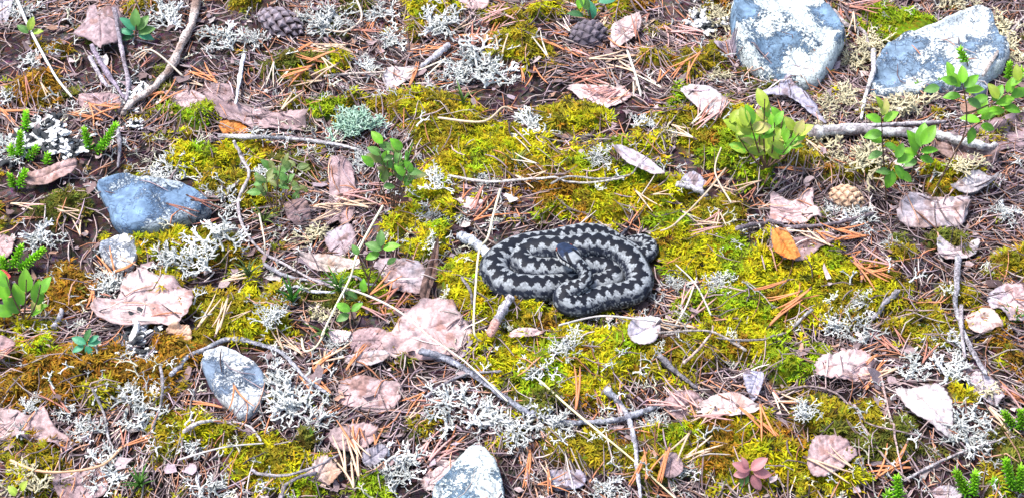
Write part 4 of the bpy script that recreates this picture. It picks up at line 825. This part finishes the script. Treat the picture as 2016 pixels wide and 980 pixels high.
# ------------------------------------------------------------------ pine cones
def pine_cone(x, y, lng, rad, rotz, pitch, label, col, col2, n=58):
    k = kpx(y); L_, R_ = lng * k, rad * k; p = at(np.array(float(x)), np.array(float(y)), 0)
    p = p + np.array([0, 0, R_ * .30]); r = np.random.default_rng(int(x))
    o = empty('pine_cone', p, label, 'pine cone'); o.rotation_euler = (0, pitch, rotz)
    # core: an egg-shaped body
    K, sd2 = 14, 14; s = np.linspace(0, 1, K); prof = R_ * .70 * np.sin(np.pi * (s * .93 + .05)) ** .7
    V, f = tubes(np.stack([(s - .5) * L_, s * 0, s * 0], -1)[None], prof[None], sd2)
    link('core', raw_mesh('core', V, f, np.repeat(np.array([[.05, .03, .025]]), len(V), 0)), M_CONE, parent=o)
    # scale: diamond shield with a raised knob
    sv = np.array([(0, 0, 0), (.9, 0, .02), (.25, .75, .06), (-.7, 0, .20), (.25, -.75, .06), (.15, .33, .34), (-.3, 0, .36), (.15, -.33, .34), (.5, 0, .26), (.08, 0, .50)])
    sf = [(1, 2, 5, 8), (2, 3, 6, 5), (3, 4, 7, 6), (4, 1, 8, 7), (5, 6, 9, 9), (6, 7, 9, 9), (7, 8, 9, 9), (8, 5, 9, 9)]
    sf = [tuple(dict.fromkeys(q)) for q in sf]
    cols = np.array([col2] * 5 + [col] * 4 + [tuple(min(.8, c * 1.25) for c in col)]); cols = np.concatenate([cols])
    me = bpy.data.meshes.new('scale'); me.from_pydata(sv.tolist(), [], sf); me.update()
    a = me.color_attributes.new('Col', 'FLOAT_COLOR', 'POINT'); cc = np.ones((10, 4), np.float32); cc[:, :3] = cols; a.data.foreach_set('color', cc.ravel())
    for i in range(n):
        t = (i + .5) / n; ph = i * 2.39996; rr = R_ * .74 * math.sin(math.pi * (t * .93 + .05)) ** .7
        c = link('scale', me, M_CONE, parent=o)
        sz = R_ * (.22 + .24 * math.sin(math.pi * min(1, t * .9 + .08)))
        nrm = Vector((.35 * (t - .45) * 2, math.cos(ph), math.sin(ph))).normalized(); tx = Vector((-1, 0, 0)); ty = nrm.cross(tx).normalized(); tx = ty.cross(nrm)
        M = Matrix((tx, ty, nrm)).transposed().to_4x4(); M.translation = Vector(((t - .5) * L_, math.cos(ph) * rr, math.sin(ph) * rr))
        c.matrix_parent_inverse = Matrix(); c.matrix_basis = M @ Matrix.Scale(sz, 4) @ Matrix.Rotation(r.normal(0, .1), 4, 'Z')
pine_cone(1666, 397, 66, 29, R(-12), R(10), 'tan closed pine cone with diamond scales beside torn pink leaf', (.62, .42, .27), (.30, .17, .11))
pine_cone(556, 55, 96, 33, R(-25), R(8), 'old grey-mauve pine cone half buried in needles', (.26, .22, .25), (.12, .09, .10))
pine_cone(1160, 78, 74, 34, R(10), R(0), 'dark weathered pine cone next to pale pink heart-shaped leaf', (.15, .125, .15), (.06, .05, .06))
pine_cone(925, 165, 30, 12, R(30), R(0), 'tiny black cone lying among white lichen', (.10, .10, .12), (.05, .05, .06), 30)

# ------------------------------------------------------------------ green plants
def leaf_mesh(name, seed, col, col2, asp=.55, fold=.25):
    """oval leaf with midrib fold, unit length along +X"""
    NU, NV = 9, 5; r = np.random.default_rng(seed)
    u = np.linspace(0, 1, NU); wv = asp * .5 * np.sin(np.pi * u ** .85) ** .8 + .004; v = np.linspace(-1, 1, NV)
    U_, Vv = np.meshgrid(u, v, indexing='ij'); yy = Vv * wv[:, None]
    zz = fold * np.abs(yy) + .12 * U_ * (1 - U_) - .10 * U_ ** 3 + .012 * r.standard_normal(U_.shape)
    k = np.clip(U_ * .8 + .15 * r.standard_normal(U_.shape), 0, 1)[..., None]
    c = np.array(col) * (1 - k) + np.array(col2) * k; c[:, NV // 2] *= 1.2
    id_ = np.arange(NU * NV).reshape(NU, NV); f = np.stack([id_[:-1, :-1], id_[1:, :-1], id_[1:, 1:], id_[:-1, 1:]], -1).reshape(-1, 4)
    return raw_mesh(name, np.stack([U_, yy, zz], -1).reshape(-1, 3), f, np.clip(c, 0, .8).reshape(-1, 3))
BR = (.19, .52, .025); YG = (.40, .55, .05); PKG = (.58, .36, .24); DG = (.06, .19, .05); BG = (.06, .32, .16); OL = (.19, .25, .06)
LM = {'bright': [leaf_mesh('leaf', 1, BR, (.22, .42, .05)), leaf_mesh('leaf', 2, (.11, .30, .03), BR)],
      'yellow': [leaf_mesh('leaf', 3, YG, (.34, .40, .08)), leaf_mesh('leaf', 4, (.22, .34, .04), YG), leaf_mesh('leaf', 5, YG, PKG)],
      'dull': [leaf_mesh('leaf', 6, OL, (.22, .24, .09)), leaf_mesh('leaf', 7, (.10, .18, .05), OL)],
      'dark': [leaf_mesh('leaf', 8, DG, (.07, .20, .06), .45), leaf_mesh('leaf', 9, (.04, .13, .05), DG, .45)],
      'teal': [leaf_mesh('leaf', 10, BG, (.10, .33, .18), .5)],
      'rose': [leaf_mesh('leaf', 11, (.42, .16, .17), (.50, .24, .25), .55)],
      'green': [leaf_mesh('leaf', 12, (.10, .25, .05), (.16, .32, .08), .55)]}
def pt(x, y, back=0.):
    """a point above the ground: the ray through (x, y), met at the depth of the plant's base plus back"""
    return x, y, back
def plant(base, stems, leaves, label, name='bilberry_sprig', cat='plant', stem_col=(.16, .10, .07), srad=2.0):
    """base (x,y); stems: lists of (x,y,depth offset m); leaves: (x,y,off,len px,screen angle,kind)"""
    b = at(np.array(float(base[0])), np.array(float(base[1]))); k = kpx(base[1])
    o = empty(name, b, label, cat)
    def P(x, y, off):                      # upright sheet through the base, shifted by off towards or away from the viewer
        d = ray(np.array(float(x)), np.array(float(y))); t = (b[1] + off - CL[1]) / d[1]; q = CL + t * d
        g = float(height(q[0], q[1])); q[2] = max(q[2], g + .001); return q
    for st in stems:
        p = catmull(np.array([P(*q) for q in st]), 14) - b; rr = np.linspace(1, .5, 14) * srad * k
        V, f = tubes(p[None], rr[None], 6); link('stem', raw_mesh('stem', V, f, np.repeat(np.array([stem_col]), len(V), 0)), M_BARK, parent=o)
    for (x, y, off, ln, ang, kind) in leaves:
        c = link('leaf', random.choice(LM[kind]), M_GREEN, parent=o); q = P(x, y, off) - b
        a = math.radians(ang); tilt = random.uniform(.1, .6)
        # leaf axis in the upright sheet, leaning back so its face is towards the sky
        ax = Vector((math.cos(a), .55 * math.sin(a) + random.uniform(-.25, .25), .75 * math.sin(a))).normalized()
        nz_ = Vector((random.uniform(-.35, .35), -.35 + random.uniform(-.3, .2), 1)); nz_ = (nz_ - ax * nz_.dot(ax)).normalized(); ay = nz_.cross(ax)
        M = Matrix((ax, ay, nz_)).transposed().to_4x4(); M.translation = Vector(q); L_ = ln * k * random.uniform(.9, 1.1)
        c.matrix_parent_inverse = Matrix(); c.matrix_basis = M @ Matrix.Scale(L_, 4)
def bush(base, label, cx, cy, rx, ry, n, ln, kinds, nst=4, depth=.02, **kw):
    st, lv = [], []
    for i in range(nst):
        a = -1 + 2 * (i + random.uniform(.2, .8)) / nst; ex, ey = cx + a * rx * .85, cy + (random.uniform(-.95, -.2) + .7 * a * a) * ry; off = random.uniform(-depth, depth)
        st.append([(base[0] + a * 6, base[1], 0), ((base[0] + ex) / 2 + random.uniform(-6, 6), (base[1] + ey) / 2, off * .5), (ex, ey, off)])
        for j in range(max(2, n // nst)):
            t = random.uniform(.5, 1.0); x = base[0] * (1 - t) + ex * t + random.gauss(0, 4); y = base[1] * (1 - t) + ey * t + random.gauss(0, 4)
            lv.append((x, y, off * t, ln * random.uniform(.75, 1.15), random.choice([random.uniform(20, 80), random.uniform(100, 165), random.uniform(-30, 210)]), random.choice(kinds)))
    plant(base, st, lv, label, **kw)
bush((1505,352),'broad yellow-green bilberry bush with pinkish tips on moss',1508,262,92,70,72,36,['yellow','yellow','yellow','bright'],9,.04)
plant((1745,400),[[(1745,400,0),(1742,350,0),(1738,290,0),(1735,225,.0)],[(1742,350,0),(1752,325,-.01),(1765,312,-.015)]],
 [(1737,228,0,34,75,'yellow'),(1735,240,0,32,150,'bright'),(1740,240,0,36,35,'bright'),(1738,262,0,34,200,'bright'),(1738,280,0,36,160,'bright'),(1740,285,0,34,-20,'bright'),(1738,300,0,32,200,'green'),(1765,312,-.01,30,70,'bright'),
  (1765,320,-.01,34,20,'bright'),(1762,325,-.01,34,-60,'bright'),(1758,335,-.01,38,-100,'bright'),(1755,340,-.01,30,170,'green'),(1770,340,-.01,34,-40,'bright'),(1736,215,0,30,110,'yellow')],
 'upright bilberry sprig with bright green leaves crossing the whitish branch')
plant((1792,356),[[(1792,356,0),(1800,325,0),(1812,290,0)]],
 [(1812,290,0,46,80,'bright'),(1814,285,0,44,55,'bright'),(1805,300,0,46,110,'bright'),(1812,300,0,36,20,'bright'),(1806,305,0,36,160,'bright'),(1810,310,0,32,-20,'bright'),(1806,315,0,30,200,'green')],
 'small bilberry sprig with large upright glossy leaves in front of whitish branch')
plant((1845,366),[[(1845,366,0),(1870,318,0),(1898,265,0),(1903,215,0),(1895,165,0)],[(1880,300,0),(1905,262,.01),(1930,240,.01)],[(1903,225,0),(1950,205,.01),(1990,180,.01)]],
 [(1895,165,0,34,90,'bright'),(1890,172,0,36,130,'bright'),(1898,172,0,36,50,'bright'),(1885,165,0,34,160,'bright'),(1900,180,0,34,10,'bright'),(1892,190,0,32,190,'bright'),(1875,150,0,30,110,'bright'),(1905,195,0,30,-30,'green'),
  (1930,240,.01,38,170,'bright'),(1932,236,.01,38,30,'bright'),(1925,225,.01,34,60,'bright'),(1930,248,.01,34,-20,'bright'),(1915,250,.01,34,-100,'bright'),(1955,200,.01,38,60,'bright'),(1960,205,.01,40,10,'bright'),(1965,195,.01,36,120,'yellow'),
  (1985,185,.01,36,80,'bright'),(1990,190,.01,38,20,'bright'),(1990,170,.01,36,50,'bright'),(1975,210,.01,36,-10,'bright'),(1945,220,.01,34,0,'bright'),(2005,160,.01,34,100,'yellow'),(1850,172,0,30,185,'green'),(1945,190,.01,34,200,'bright')],
 'tallest bilberry sprig with dark bent stem over the pale slab')
bush((775,415),'loose green bilberry sprig at the end of pale twig',775,335,55,60,32,31,['bright','bright','green','dull'],7,.02, srad=1.3)
bush((545,425),'dull olive bilberry sprigs growing in dark moss',548,350,70,52,40,25,['dull','dull','dull','green'],9,.03, srad=1.2)
plant((50,640),[[(50,640,0),(50,600,0),(52,550,0)],[(48,630,0),(28,590,0),(12,545,0)],[(55,630,0),(72,595,0),(80,560,0)]],
 [(52,575,0,48,88,'bright'),(46,600,0,46,110,'bright'),(12,590,0,60,100,'bright'),(15,565,0,44,120,'bright'),(75,600,0,56,85,'bright'),(78,580,0,46,60,'bright'),(40,615,0,46,130,'bright'),(60,620,0,40,40,'bright'),(25,620,0,44,150,'bright'),(70,620,0,40,80,'yellow'),(30,600,0,40,70,'bright')],
 'bilberry sprig with long bright green upright leaves beside rust moss')
plant((1476,945),[[(1476,945,0),(1476,930,0)]],
 [(1476,925,0,36,150,'rose'),(1478,925,0,38,40,'rose'),(1482,928,0,36,-10,'rose'),(1476,930,0,34,200,'rose'),(1480,934,0,36,-60,'rose'),(1474,934,0,30,-120,'green'),(1470,922,0,26,110,'rose')],
 'low rosette of pink and green leaves on moss', 'seedling')
plant((172,690),[[(172,690,0),(170,672,0)]],[(170,676,0,32,160,'teal'),(172,676,0,30,20,'teal'),(170,678,0,32,-70,'teal'),(168,672,0,30,70,'dark'),(175,672,0,26,40,'teal'),(166,680,0,28,200,'teal')],'dark teal lingonberry rosette above rust moss','lingonberry')
plant((268,84),[[(268,84,0),(268,50,0)]],[(268,55,0,36,90,'green'),(266,60,0,36,130,'teal'),(270,60,0,36,50,'green'),(264,66,0,34,165,'teal'),(272,66,0,34,15,'green'),(266,70,0,32,200,'dark'),(272,70,0,32,-20,'teal')],'small fern-like green seedling beside the large lobed leaf','seedling')
plant((1165,45),[[(1165,45,0),(1160,20,0)],[(1165,45,0),(1185,20,0),(1195,5,0)]],[(1178,4,0,38,10,'teal'),(1160,20,0,34,120,'green'),(1168,38,0,36,100,'teal'),(1172,50,0,40,-80,'teal'),(1150,32,0,34,160,'dark'),(1140,18,0,28,80,'bright'),(1158,44,0,30,200,'dark')],'teal-leaved lingonberry sprig behind dark weathered cone','lingonberry')
plant((727,590),[[(727,590,0),(726,550,0),(735,520,0),(752,492,0)],[(726,550,0),(712,520,0),(706,500,0)],[(727,575,0),(745,545,0),(760,520,0)]],
 [(752,492,0,34,160,'green'),(754,490,0,36,20,'bright'),(750,486,0,30,90,'green'),(748,498,0,30,200,'bright'),(706,502,0,24,120,'green'),(762,520,0,22,30,'green'),(716,575,0,30,90,'bright'),(705,590,0,34,150,'green')],'thin branched green sprig with flat leaves beside long pale straw')
plant((700,640),[[(700,640,0),(690,610,0)]],[(690,612,0,32,150,'bright'),(692,612,0,30,40,'bright'),(688,618,0,28,200,'green')],'tiny bright green seedling left beside mauve leaf'.replace(' left',''),'seedling')
plant((20,1000),[[(20,1000,0),(40,960,0)]],[(60,80,0,1,0,'green')][:0] + [(40,965,0,26,60,'yellow'),(35,975,0,26,140,'yellow')],'pale yellow-green shoot among cream lichen','seedling')
plant((62,88),[[(62,88,0),(58,60,0)]],[(58,62,0,30,75,'yellow'),(56,66,0,26,140,'green'),(62,66,0,26,20,'yellow')],'small olive green shoot beside white straw','seedling')
# crowberry: short stiff needle leaves round an upright shoot
def crowberry(shoots, label, bright=1.0):
    b = at(np.array(float(shoots[0][0])), np.array(float(shoots[0][1]))); o = empty('crowberry_shoot', b, label, 'plant')
    for (x, y, tx, ty) in shoots:
        p0 = at(np.array(float(x)), np.array(float(y))); k = kpx(y)
        d = ray(np.array(float(tx)), np.array(float(ty))); t = (p0[1] + .006 - CL[1]) / d[1]; p1 = CL + t * d
        if p1[2] < p0[2] + .004: p1 = at(np.array(float(tx)), np.array(float(ty)), .008)
        n = 14; P = catmull(np.array([p0, (p0 + p1) / 2 + np.array([.002, 0, .002]), p1]), n)
        V, f = tubes((P - b)[None], np.full((1, n), 1.3 * k), 5); st = link('stem', raw_mesh('stem', V, f, np.repeat(np.array([[.16, .11, .05]]), len(V), 0)), M_BARK, parent=o)
        ax = unit(p1 - p0); sx = unit(np.cross(ax, np.array([.3, .2, 1.]))); sy = np.cross(sx, ax); C, Rr, cols = [], [], []
        N_ = int(np.linalg.norm(p1 - p0) / .0006)
        for i in range(N_):
            s = .22 + .78 * i / N_; a = i * 2.4; pos = p0 + (p1 - p0) * s; L_ = .0070 * (1.1 - .30 * s) * random.uniform(.75, 1.2); e = .25 + .45 * s
            dr = (math.cos(a) * sx + math.sin(a) * sy) * (1.15 - .55 * s) + ax * e; dr = dr / np.linalg.norm(dr)
            C.append(np.array([pos, pos + dr * L_ * .5, pos + dr * L_])); Rr.append(np.array([.0006, .0011, .0004])); q = np.array([.14, .50, .02]) * (1 - s) * .9 + np.array([.36, .72, .03]) * s
            cols.append(q * random.uniform(.75, 1.2) * bright)
        V, f = tubes(np.array(C) - b, np.array(Rr), 5); link('needle_foliage', raw_mesh('needle_foliage', V, f, np.repeat(np.array(cols), 15, 0)), M_GREEN, parent=o, kind='stuff')
crowberry([(38,318,40,262),(34,318,20,290),(50,322,72,290)],'bright green crowberry shoots beside black and white lichen')
crowberry([(50,268,52,222)],'single yellow-green crowberry shoot above the bright crowberry shoots',1.15)
crowberry([(180,305,166,255),(190,306,228,246),(185,306,205,280)],'forked crowberry shoot in front of black and white lichen')
crowberry([(92,330,94,305)],'stubby orange-green crowberry tip under lichen',1.1)
crowberry([(30,378,20,345),(34,378,50,335)],'crowberry shoots beside the brown curled leaf')
crowberry([(20,535,42,485),(24,540,85,492),(15,540,4,508)],'crowberry shoots with short bright needles next to red leaf')
crowberry([(2005,855,1978,812),(2010,855,2010,808)],'dark crowberry shoots beside torn mauve leaf tips',.8)
crowberry([(1995,975,1980,905),(2005,980,2010,920),(1990,985,1955,945)],'tall crowberry shoots growing beside pale wiry stem')
crowberry([(1908,982,1882,928),(1915,985,1920,932),(1905,985,1895,950)],'crowberry shoots in front of small dusty pink leaf',.9)
crowberry([(1770,990,1766,938)],'single upright crowberry shoot below reddish heather stem',1.1)
crowberry([(1745,995,1750,970)],'short crowberry tip beside the single upright shoot')
crowberry([(1905,130,1890,98)],'little crowberry shoot on the pale slab edge',.9)
crowberry([(1985,165,1988,125),(2000,165,2012,138)],'crowberry shoots behind the tallest bilberry sprig')
crowberry([(1820,178,1806,165),(1830,176,1850,160)],'small flat crowberry shoot at the slab foot',.7)
# grass tufts
def grass(base, n, hpx, spread, label, col):
    b = at(np.array(float(base[0])), np.array(float(base[1]))); o = empty('grass_tuft', b, label, 'grass'); k = kpx(base[1])
    for i in range(n):
        a = random.uniform(0, 6.28); s = np.linspace(0, 1, 7); hh = hpx * k * random.uniform(.6, 1.1); q = spread * k * random.uniform(.3, 1)
        P = np.stack([math.cos(a) * q * s ** 1.6, math.sin(a) * q * s ** 1.6, hh * s * (1 - .25 * s)], -1)
        V, f = tubes(P[None], (np.array([.9, 1, 1, .9, .7, .45, .1]) * .0009)[None], 4, 1.7)
        link('blade', raw_mesh('blade', V, f, np.repeat(np.array([col]) * random.uniform(.7, 1.3), len(V), 0)), M_GREEN, parent=o)
grass((578,600),16,75,40,'dark green grass tuft by stick under cream bark strip',(.06,.22,.03))
grass((668,575),12,60,40,'green grass tuft beneath thin branched sprig',(.10,.27,.04))
grass((800,335),14,60,45,'fine green grass beside loose bilberry sprig',(.09,.26,.03))
grass((278,960),14,70,45,'thin green grass tuft by curved orange stalk',(.10,.24,.04))
grass((912,205),5,60,40,'few thin green grass blades by white lichen',(.16,.28,.06))
grass((520,440),10,60,45,'olive grass wisps by dull bilberry sprigs',(.14,.20,.05))
grass((640,660),8,50,45,'short green grass wisps near straw loop',(.12,.26,.05))
grass((1995,640),8,70,35,'green grass blades behind rosy grey leaf',(.12,.28,.05))
grass((1015,330),8,50,40,'thin yellow-green grass blades on moss',(.22,.30,.06))
grass((490,545),10,60,40,'green-grey grass wisps in lichen',(.15,.24,.09))

# ------------------------------------------------------------------ the snake
def make_snake():
    # dorsal line: photograph x, y of the back stripe, height of body axis in pixels, radius in pixels (head to tail)
    C = [(1104,473,72,4),(1112,480,75,10),(1124,490,77,14),(1136,502,77,15),(1147,514,73,12),(1154,527,68,11.5),(1151,541,60,13),(1137,549,53,16.5),(1120,554,47,19),(1112,565,41,21),(1120,577,36,22.5),
     (1142,581,31,23),(1166,571,29,24),(1197,562,28,25),(1232,557,28,25),(1254,546,29,25),(1261,528,31,25),(1255,508,34,25),(1244,491,37,25),(1228,477,40,25),(1208,467,43,25),(1185,461,45,25),(1160,460,46,25),
     (1130,465,45,24.5),(1100,467,43,24),(1075,466,40,24),(1052,469,34,24),(1036,477,29,24),(1027,489,27,26),(1033,501,26,26),(1056,509,26,26),(1090,509,26,25.5),(1130,506,25,25),(1165,502,24,24),(1196,507,22,24),
     (1208,523,19,24),(1190,537,17,23),(1152,541,18,22.5),(1115,540,21,23),(1080,543,25,26),(1050,544,26,27),(1015,541,27,28),(992,533,27,28),(978,520,27,28),(973,506,27,27.5),(979,492,26,27),(994,479,26,26),
     (1013,468,25,25),(1038,460,24,24),(1070,456,22,22),(1100,451,22,21.5),(1126,444,22,21),(1152,440,21,20),(1178,442,18,19),(1204,453,15,18),(1234,472,13,16.5),(1260,487,14,17),(1277,481,14,16.5),(1280,469,14,15.5),(1268,460,14,14),(1250,460,13,11),(1236,461,12,4),(1230,464,11,1.2)]
    C = np.array(C, float); k = kpx(C[:, 1]); zax = C[:, 2] * k; rad = C[:, 3] * k
    top = at_z(C[:, 0], C[:, 1], zax + rad); A = np.column_stack([top[:, 0], top[:, 1], zax - .004, rad])
    D_ = catmull(A, 6000); seg = np.linalg.norm(np.diff(D_[:, :3], axis=0), axis=1); s0 = np.concatenate([[0], np.cumsum(seg)]); Lt = s0[-1]
    ds = .00062; n = int(Lt / ds); s = np.linspace(0, Lt, n); P = np.column_stack([np.interp(s, s0, D_[:, i]) for i in range(4)])
    ker = np.hanning(15); ker /= ker.sum()
    for i in range(4):
        e = np.concatenate([np.full(7, P[0, i]), P[:, i], np.full(7, P[-1, i])]); P[:, i] = np.convolve(e, ker, 'valid')
    r = P[:, 3]
    # head and neck profile (half width, half height) over the first 45 mm
    hs = np.array([0, .0012, .003, .006, .010, .015, .020, .025, .029, .034, .042]); hw = np.array([.0006, .0044, .0062, .0078, .0094, .0110, .0120, .0116, .0098, .0080, .0072]); hh = np.array([.0005, .0030, .0042, .0052, .0060, .0066, .0070, .0070, .0066, .0064, .0066])
    k2 = sstep(.036, .060, s); wdt = np.interp(s, hs, hw) * (1 - k2) + r * 1.10 * k2; hgt = np.interp(s, hs, hh) * (1 - k2) + r * .92 * k2
    wdt[-1] = hgt[-1] = .0002
    T = unit(np.gradient(P[:, :3], axis=0)); up = np.array([0, 0, 1.]); sd_ = unit(np.cross(T, up)); u2 = np.cross(sd_, T)
    m = 108; ph = np.arange(m) / m * 2 * math.pi - math.pi               # 0 is the back, +-pi the belly
    ex = np.where(s < .034, .80, 1.0)[:, None]                            # flatter crown on the head
    sn, cs = np.sin(ph)[None, :], np.cos(ph)[None, :]
    sx = np.sign(sn) * np.abs(sn) ** ex; cz = np.sign(cs) * np.abs(cs) ** ex
    cz = np.where(cz < -.80, -.80 + (cz + .80) * .4, cz)                   # flat belly
    arc = ph[None, :] * ((wdt + hgt) / 2)[:, None]; S_ = np.repeat(s[:, None], m, 1)
    # scale lattice: colour follows whole scales
    dl, dw = .0026, .0017; row = np.round(S_ / dl * 2); colj = np.round(arc / dw - .5 * (row % 2)) ; cs_ = row * dl / 2; ca = (colj + .5 * (row % 2)) * dw
    rnd = hash2(row + 5000, colj + 5000, 5); du = (S_ - cs_) / dl; dv = (arc - ca) / dw
    rise = np.clip(1 - (np.abs(du) * 1.5 + np.abs(dv) * 1.2), 0, 1) * .0004 * (S_ > .034)
    ring = P[:, None, :3] + sd_[:, None, :] * (wdt[:, None] * sx + rise * sn)[..., None] + u2[:, None, :] * (hgt[:, None] * cz + rise * cs)[..., None]
    # ---- pattern
    rr = np.interp(cs_, s, (wdt + hgt) / 2); q = rr / .0133; lam = .0122 * np.clip(q, .45, 1)
    lamS = np.cumsum(ds / (.0112 * np.clip((wdt + hgt) / 2 / .0133, .45, 1))); phase = np.interp(cs_, s, lamS + .22 * noise(s, np.zeros_like(s), 55, 77))
    tri = np.abs((phase % 1) * 2 - 1) * 2 - 1; wob = .25 * noise(phase * 1.0, np.zeros_like(phase), 1.3, 71)
    sw = np.sin(phase * 2 * math.pi); sw = np.sign(sw) * np.abs(sw) ** .7
    off = (sw * (.0028 + .0010 * noise(phase, np.zeros_like(phase) + 3, .8, 78)) + wob * .0030) * q; a_ = ca - off
    halfw = (.0048 + .0013 * noise(phase, np.ones_like(phase), 2, 72)) * q
    stripe = np.abs(a_) < halfw
    side = np.abs(ca) / rr                                                 # 0 back, pi belly
    dark = np.array([.006, .008, .015]); pale = np.array([.30, .325, .345]); mid = np.array([.085, .095, .115])
    blot = noise(cs_, ca, 300, 73) * .6 + noise(cs_ * .6, ca, 700, 74) * .5 + (rnd - .5) * .5
    fl = sstep(.58, .95, side + .25 * blot)
    c = pale * (.55 + .75 * rnd)[..., None] * (1 - fl)[..., None] + mid * (.5 + .9 * rnd)[..., None] * fl[..., None]
    sgn = np.sign(ca); spotph = phase + np.where(sgn > 0, .25, .75)
    bay = np.hypot(((spotph % 1) - .5) * 2.6, (side - 1.02) / .26) < .78 + .3 * blot
    c = np.where(bay[..., None], dark * 1.5, c)
    speck = (blot > .80 - .85 * sstep(.45, 1.1, side)); c = np.where(speck[..., None], dark * 2.0, c)
    low = sstep(1.10, 1.65, side + .35 * blot); c = c * (1 - low)[..., None] + np.array([.018, .021, .030]) * (.5 + 1.6 * rnd)[..., None] * low[..., None]
    dots = (rnd > .80) & (side > 1.15) & (side < 2.1); c = np.where(dots[..., None], pale * .75, c)
    c = np.where(stripe[..., None], dark * (.8 + .5 * rnd)[..., None], c)
    # ---- head markings
    sh = S_; aw = np.abs(np.sin(ph))[None, :] * wdt[:, None]; pa = np.abs(ph)[None, :]; rn2 = hash2(np.round(sh / .0022), np.round(arc / .0022) + 900, 8)
    hc = np.zeros_like(c) + np.array([.014, .026, .062]) * (.7 + .7 * rn2)[..., None]
    cheek = (pa > .95); hc = np.where(cheek[..., None], np.array([.22, .23, .25]) * (.5 + rn2)[..., None], hc)
    eye = (np.abs(pa - 1.25) < .22); hc = np.where(eye[..., None], dark, hc)
    lip = (np.abs(pa - 1.58) < .20); hc = np.where(lip[..., None], np.where((sh % .0042 < .0033)[..., None], np.array([.78, .78, .76]), dark), hc)
    hc = np.where((pa > 1.9)[..., None], np.array([.10, .10, .11]) * (.6 + .8 * rn2)[..., None], hc)
    # pale collar patches behind the crown with the dark V between them
    vv = np.abs(aw - (.0026 + (sh - .018) * .30)); back = (sh > .020) & (pa < 1.15)
    hc = np.where((back & (vv > .0019) & (aw < .0085) & (sh > .0235))[..., None], pale * (.8 + .3 * rn2)[..., None], hc)
    hc = np.where((back & (vv <= .0019))[..., None], dark, hc)
    kh = sstep(.033, .036, sh)[..., None]; c = hc * (1 - kh) + c * kh
    V = ring.reshape(-1, 3); idx = np.arange(n * m).reshape(n, m)
    f = np.stack([idx[:-1], np.roll(idx, -1, 1)[:-1], np.roll(idx, -1, 1)[1:], idx[1:]], -1).reshape(-1, 4)
    base = np.array([SNAKE_C[0], SNAKE_C[1], 0.])
    o = link('snake', raw_mesh('snake', V - base, f, np.clip(c, .004, .85).reshape(-1, 3)), M_SNAKE, label='coiled grey adder with a dark zigzag back stripe resting on moss', category='snake'); o.location = base
    # eyes
    em, N, L, b = new_mat('snake_eye'); b.inputs['Base Color'].default_value = (.22, .03, .012, 1); b.inputs['Roughness'].default_value = .08
    pm, N, L, b = new_mat('pupil'); b.inputs['Base Color'].default_value = (.003, .003, .003, 1); b.inputs['Roughness'].default_value = .05
    i = int(.0095 / ds)
    def ball(rx, ry, rz):
        a = np.linspace(0, math.pi, 13); t = np.linspace(0, 2 * math.pi, 18, endpoint=False)
        X = np.stack([np.outer(np.sin(a), np.cos(t)) * rx, np.outer(np.sin(a), np.sin(t)) * ry, np.outer(np.cos(a), np.ones(18)) * rz], -1).reshape(-1, 3)
        d = np.arange(13 * 18).reshape(13, 18); ff = np.stack([d[:-1], d[1:], np.roll(d, -1, 1)[1:], np.roll(d, -1, 1)[:-1]], -1).reshape(-1, 4); return X, ff
    for sg in (-1, 1):
        j = int(np.argmin(np.abs(ph - sg * 1.22))); pos = ring[i, j] - (ring[i, j] - P[i, :3]) * .10 - base
        X, ff = ball(.0019, .0019, .0019); e = link('eye', raw_mesh('eye', X, ff), em, parent=o); e.location = pos
        X, ff = ball(.00085, .00085, .0013); p_ = link('pupil', raw_mesh('pupil', X, ff), pm, parent=e); p_.location = unit(ring[i, j] - P[i, :3]) * .0013
make_snake()
import re
def name_neighbours():
    """tell the look-alikes apart by what they lie next to"""
    marks = []
    for o in bpy.data.objects:
        if o.parent or 'label' not in o or 'group' in o or o.get('kind') or o.type not in ('MESH', 'EMPTY'): continue
        h = re.split(r' (?:beside|under|with|lying|on|below|above|behind|in|at|near|next|by|crossed|crossing|running|slanting|ending|bending|winding|half|partly|propped|draped|tucked|standing|leaning|along|across|over|rising|joining|hanging|between|casting|poking|pushed|touching|growing|among|passing|resting|from) ', o['label'])[0]
        marks.append((o.location.x, o.location.y, h))
    A = np.array([m[:2] for m in marks]); heads = [m[2] for m in marks]
    for o in bpy.data.objects:
        if 'group' not in o or o.parent: continue
        d = np.hypot(*(A - np.array(o.location[:2])).T); i = int(np.argmin(d)); t = SHORT.get(o['group'])
        if t: o['label'] = ' '.join((t + ' beside the ' + heads[i]).split()[:16])
SHORT = {'white reindeer lichen tufts': 'white antler-branched lichen tuft', 'cream feathery lichen tufts': 'cream feathery lichen tuft', 'black and white lobed lichens': 'black and white lobed lichen',
         'small lichen sprigs': 'small pale lichen sprig', 'orange pine needles': 'orange fallen pine needle pair', 'tan pine needles': 'tan fallen pine needle pair', 'pink pine needles': 'dusty pink pine needle pair',
         'straw pine needles': 'pale straw-coloured pine needle pair', 'red-brown pine needles': 'red-brown pine needle pair'}
name_neighbours()
print('moss shoots', n_moss, 'needle pairs', n_pairs, 'objects', len(bpy.data.objects), 'faces', sum(len(o.data.polygons) for o in bpy.data.objects if o.type == 'MESH'))
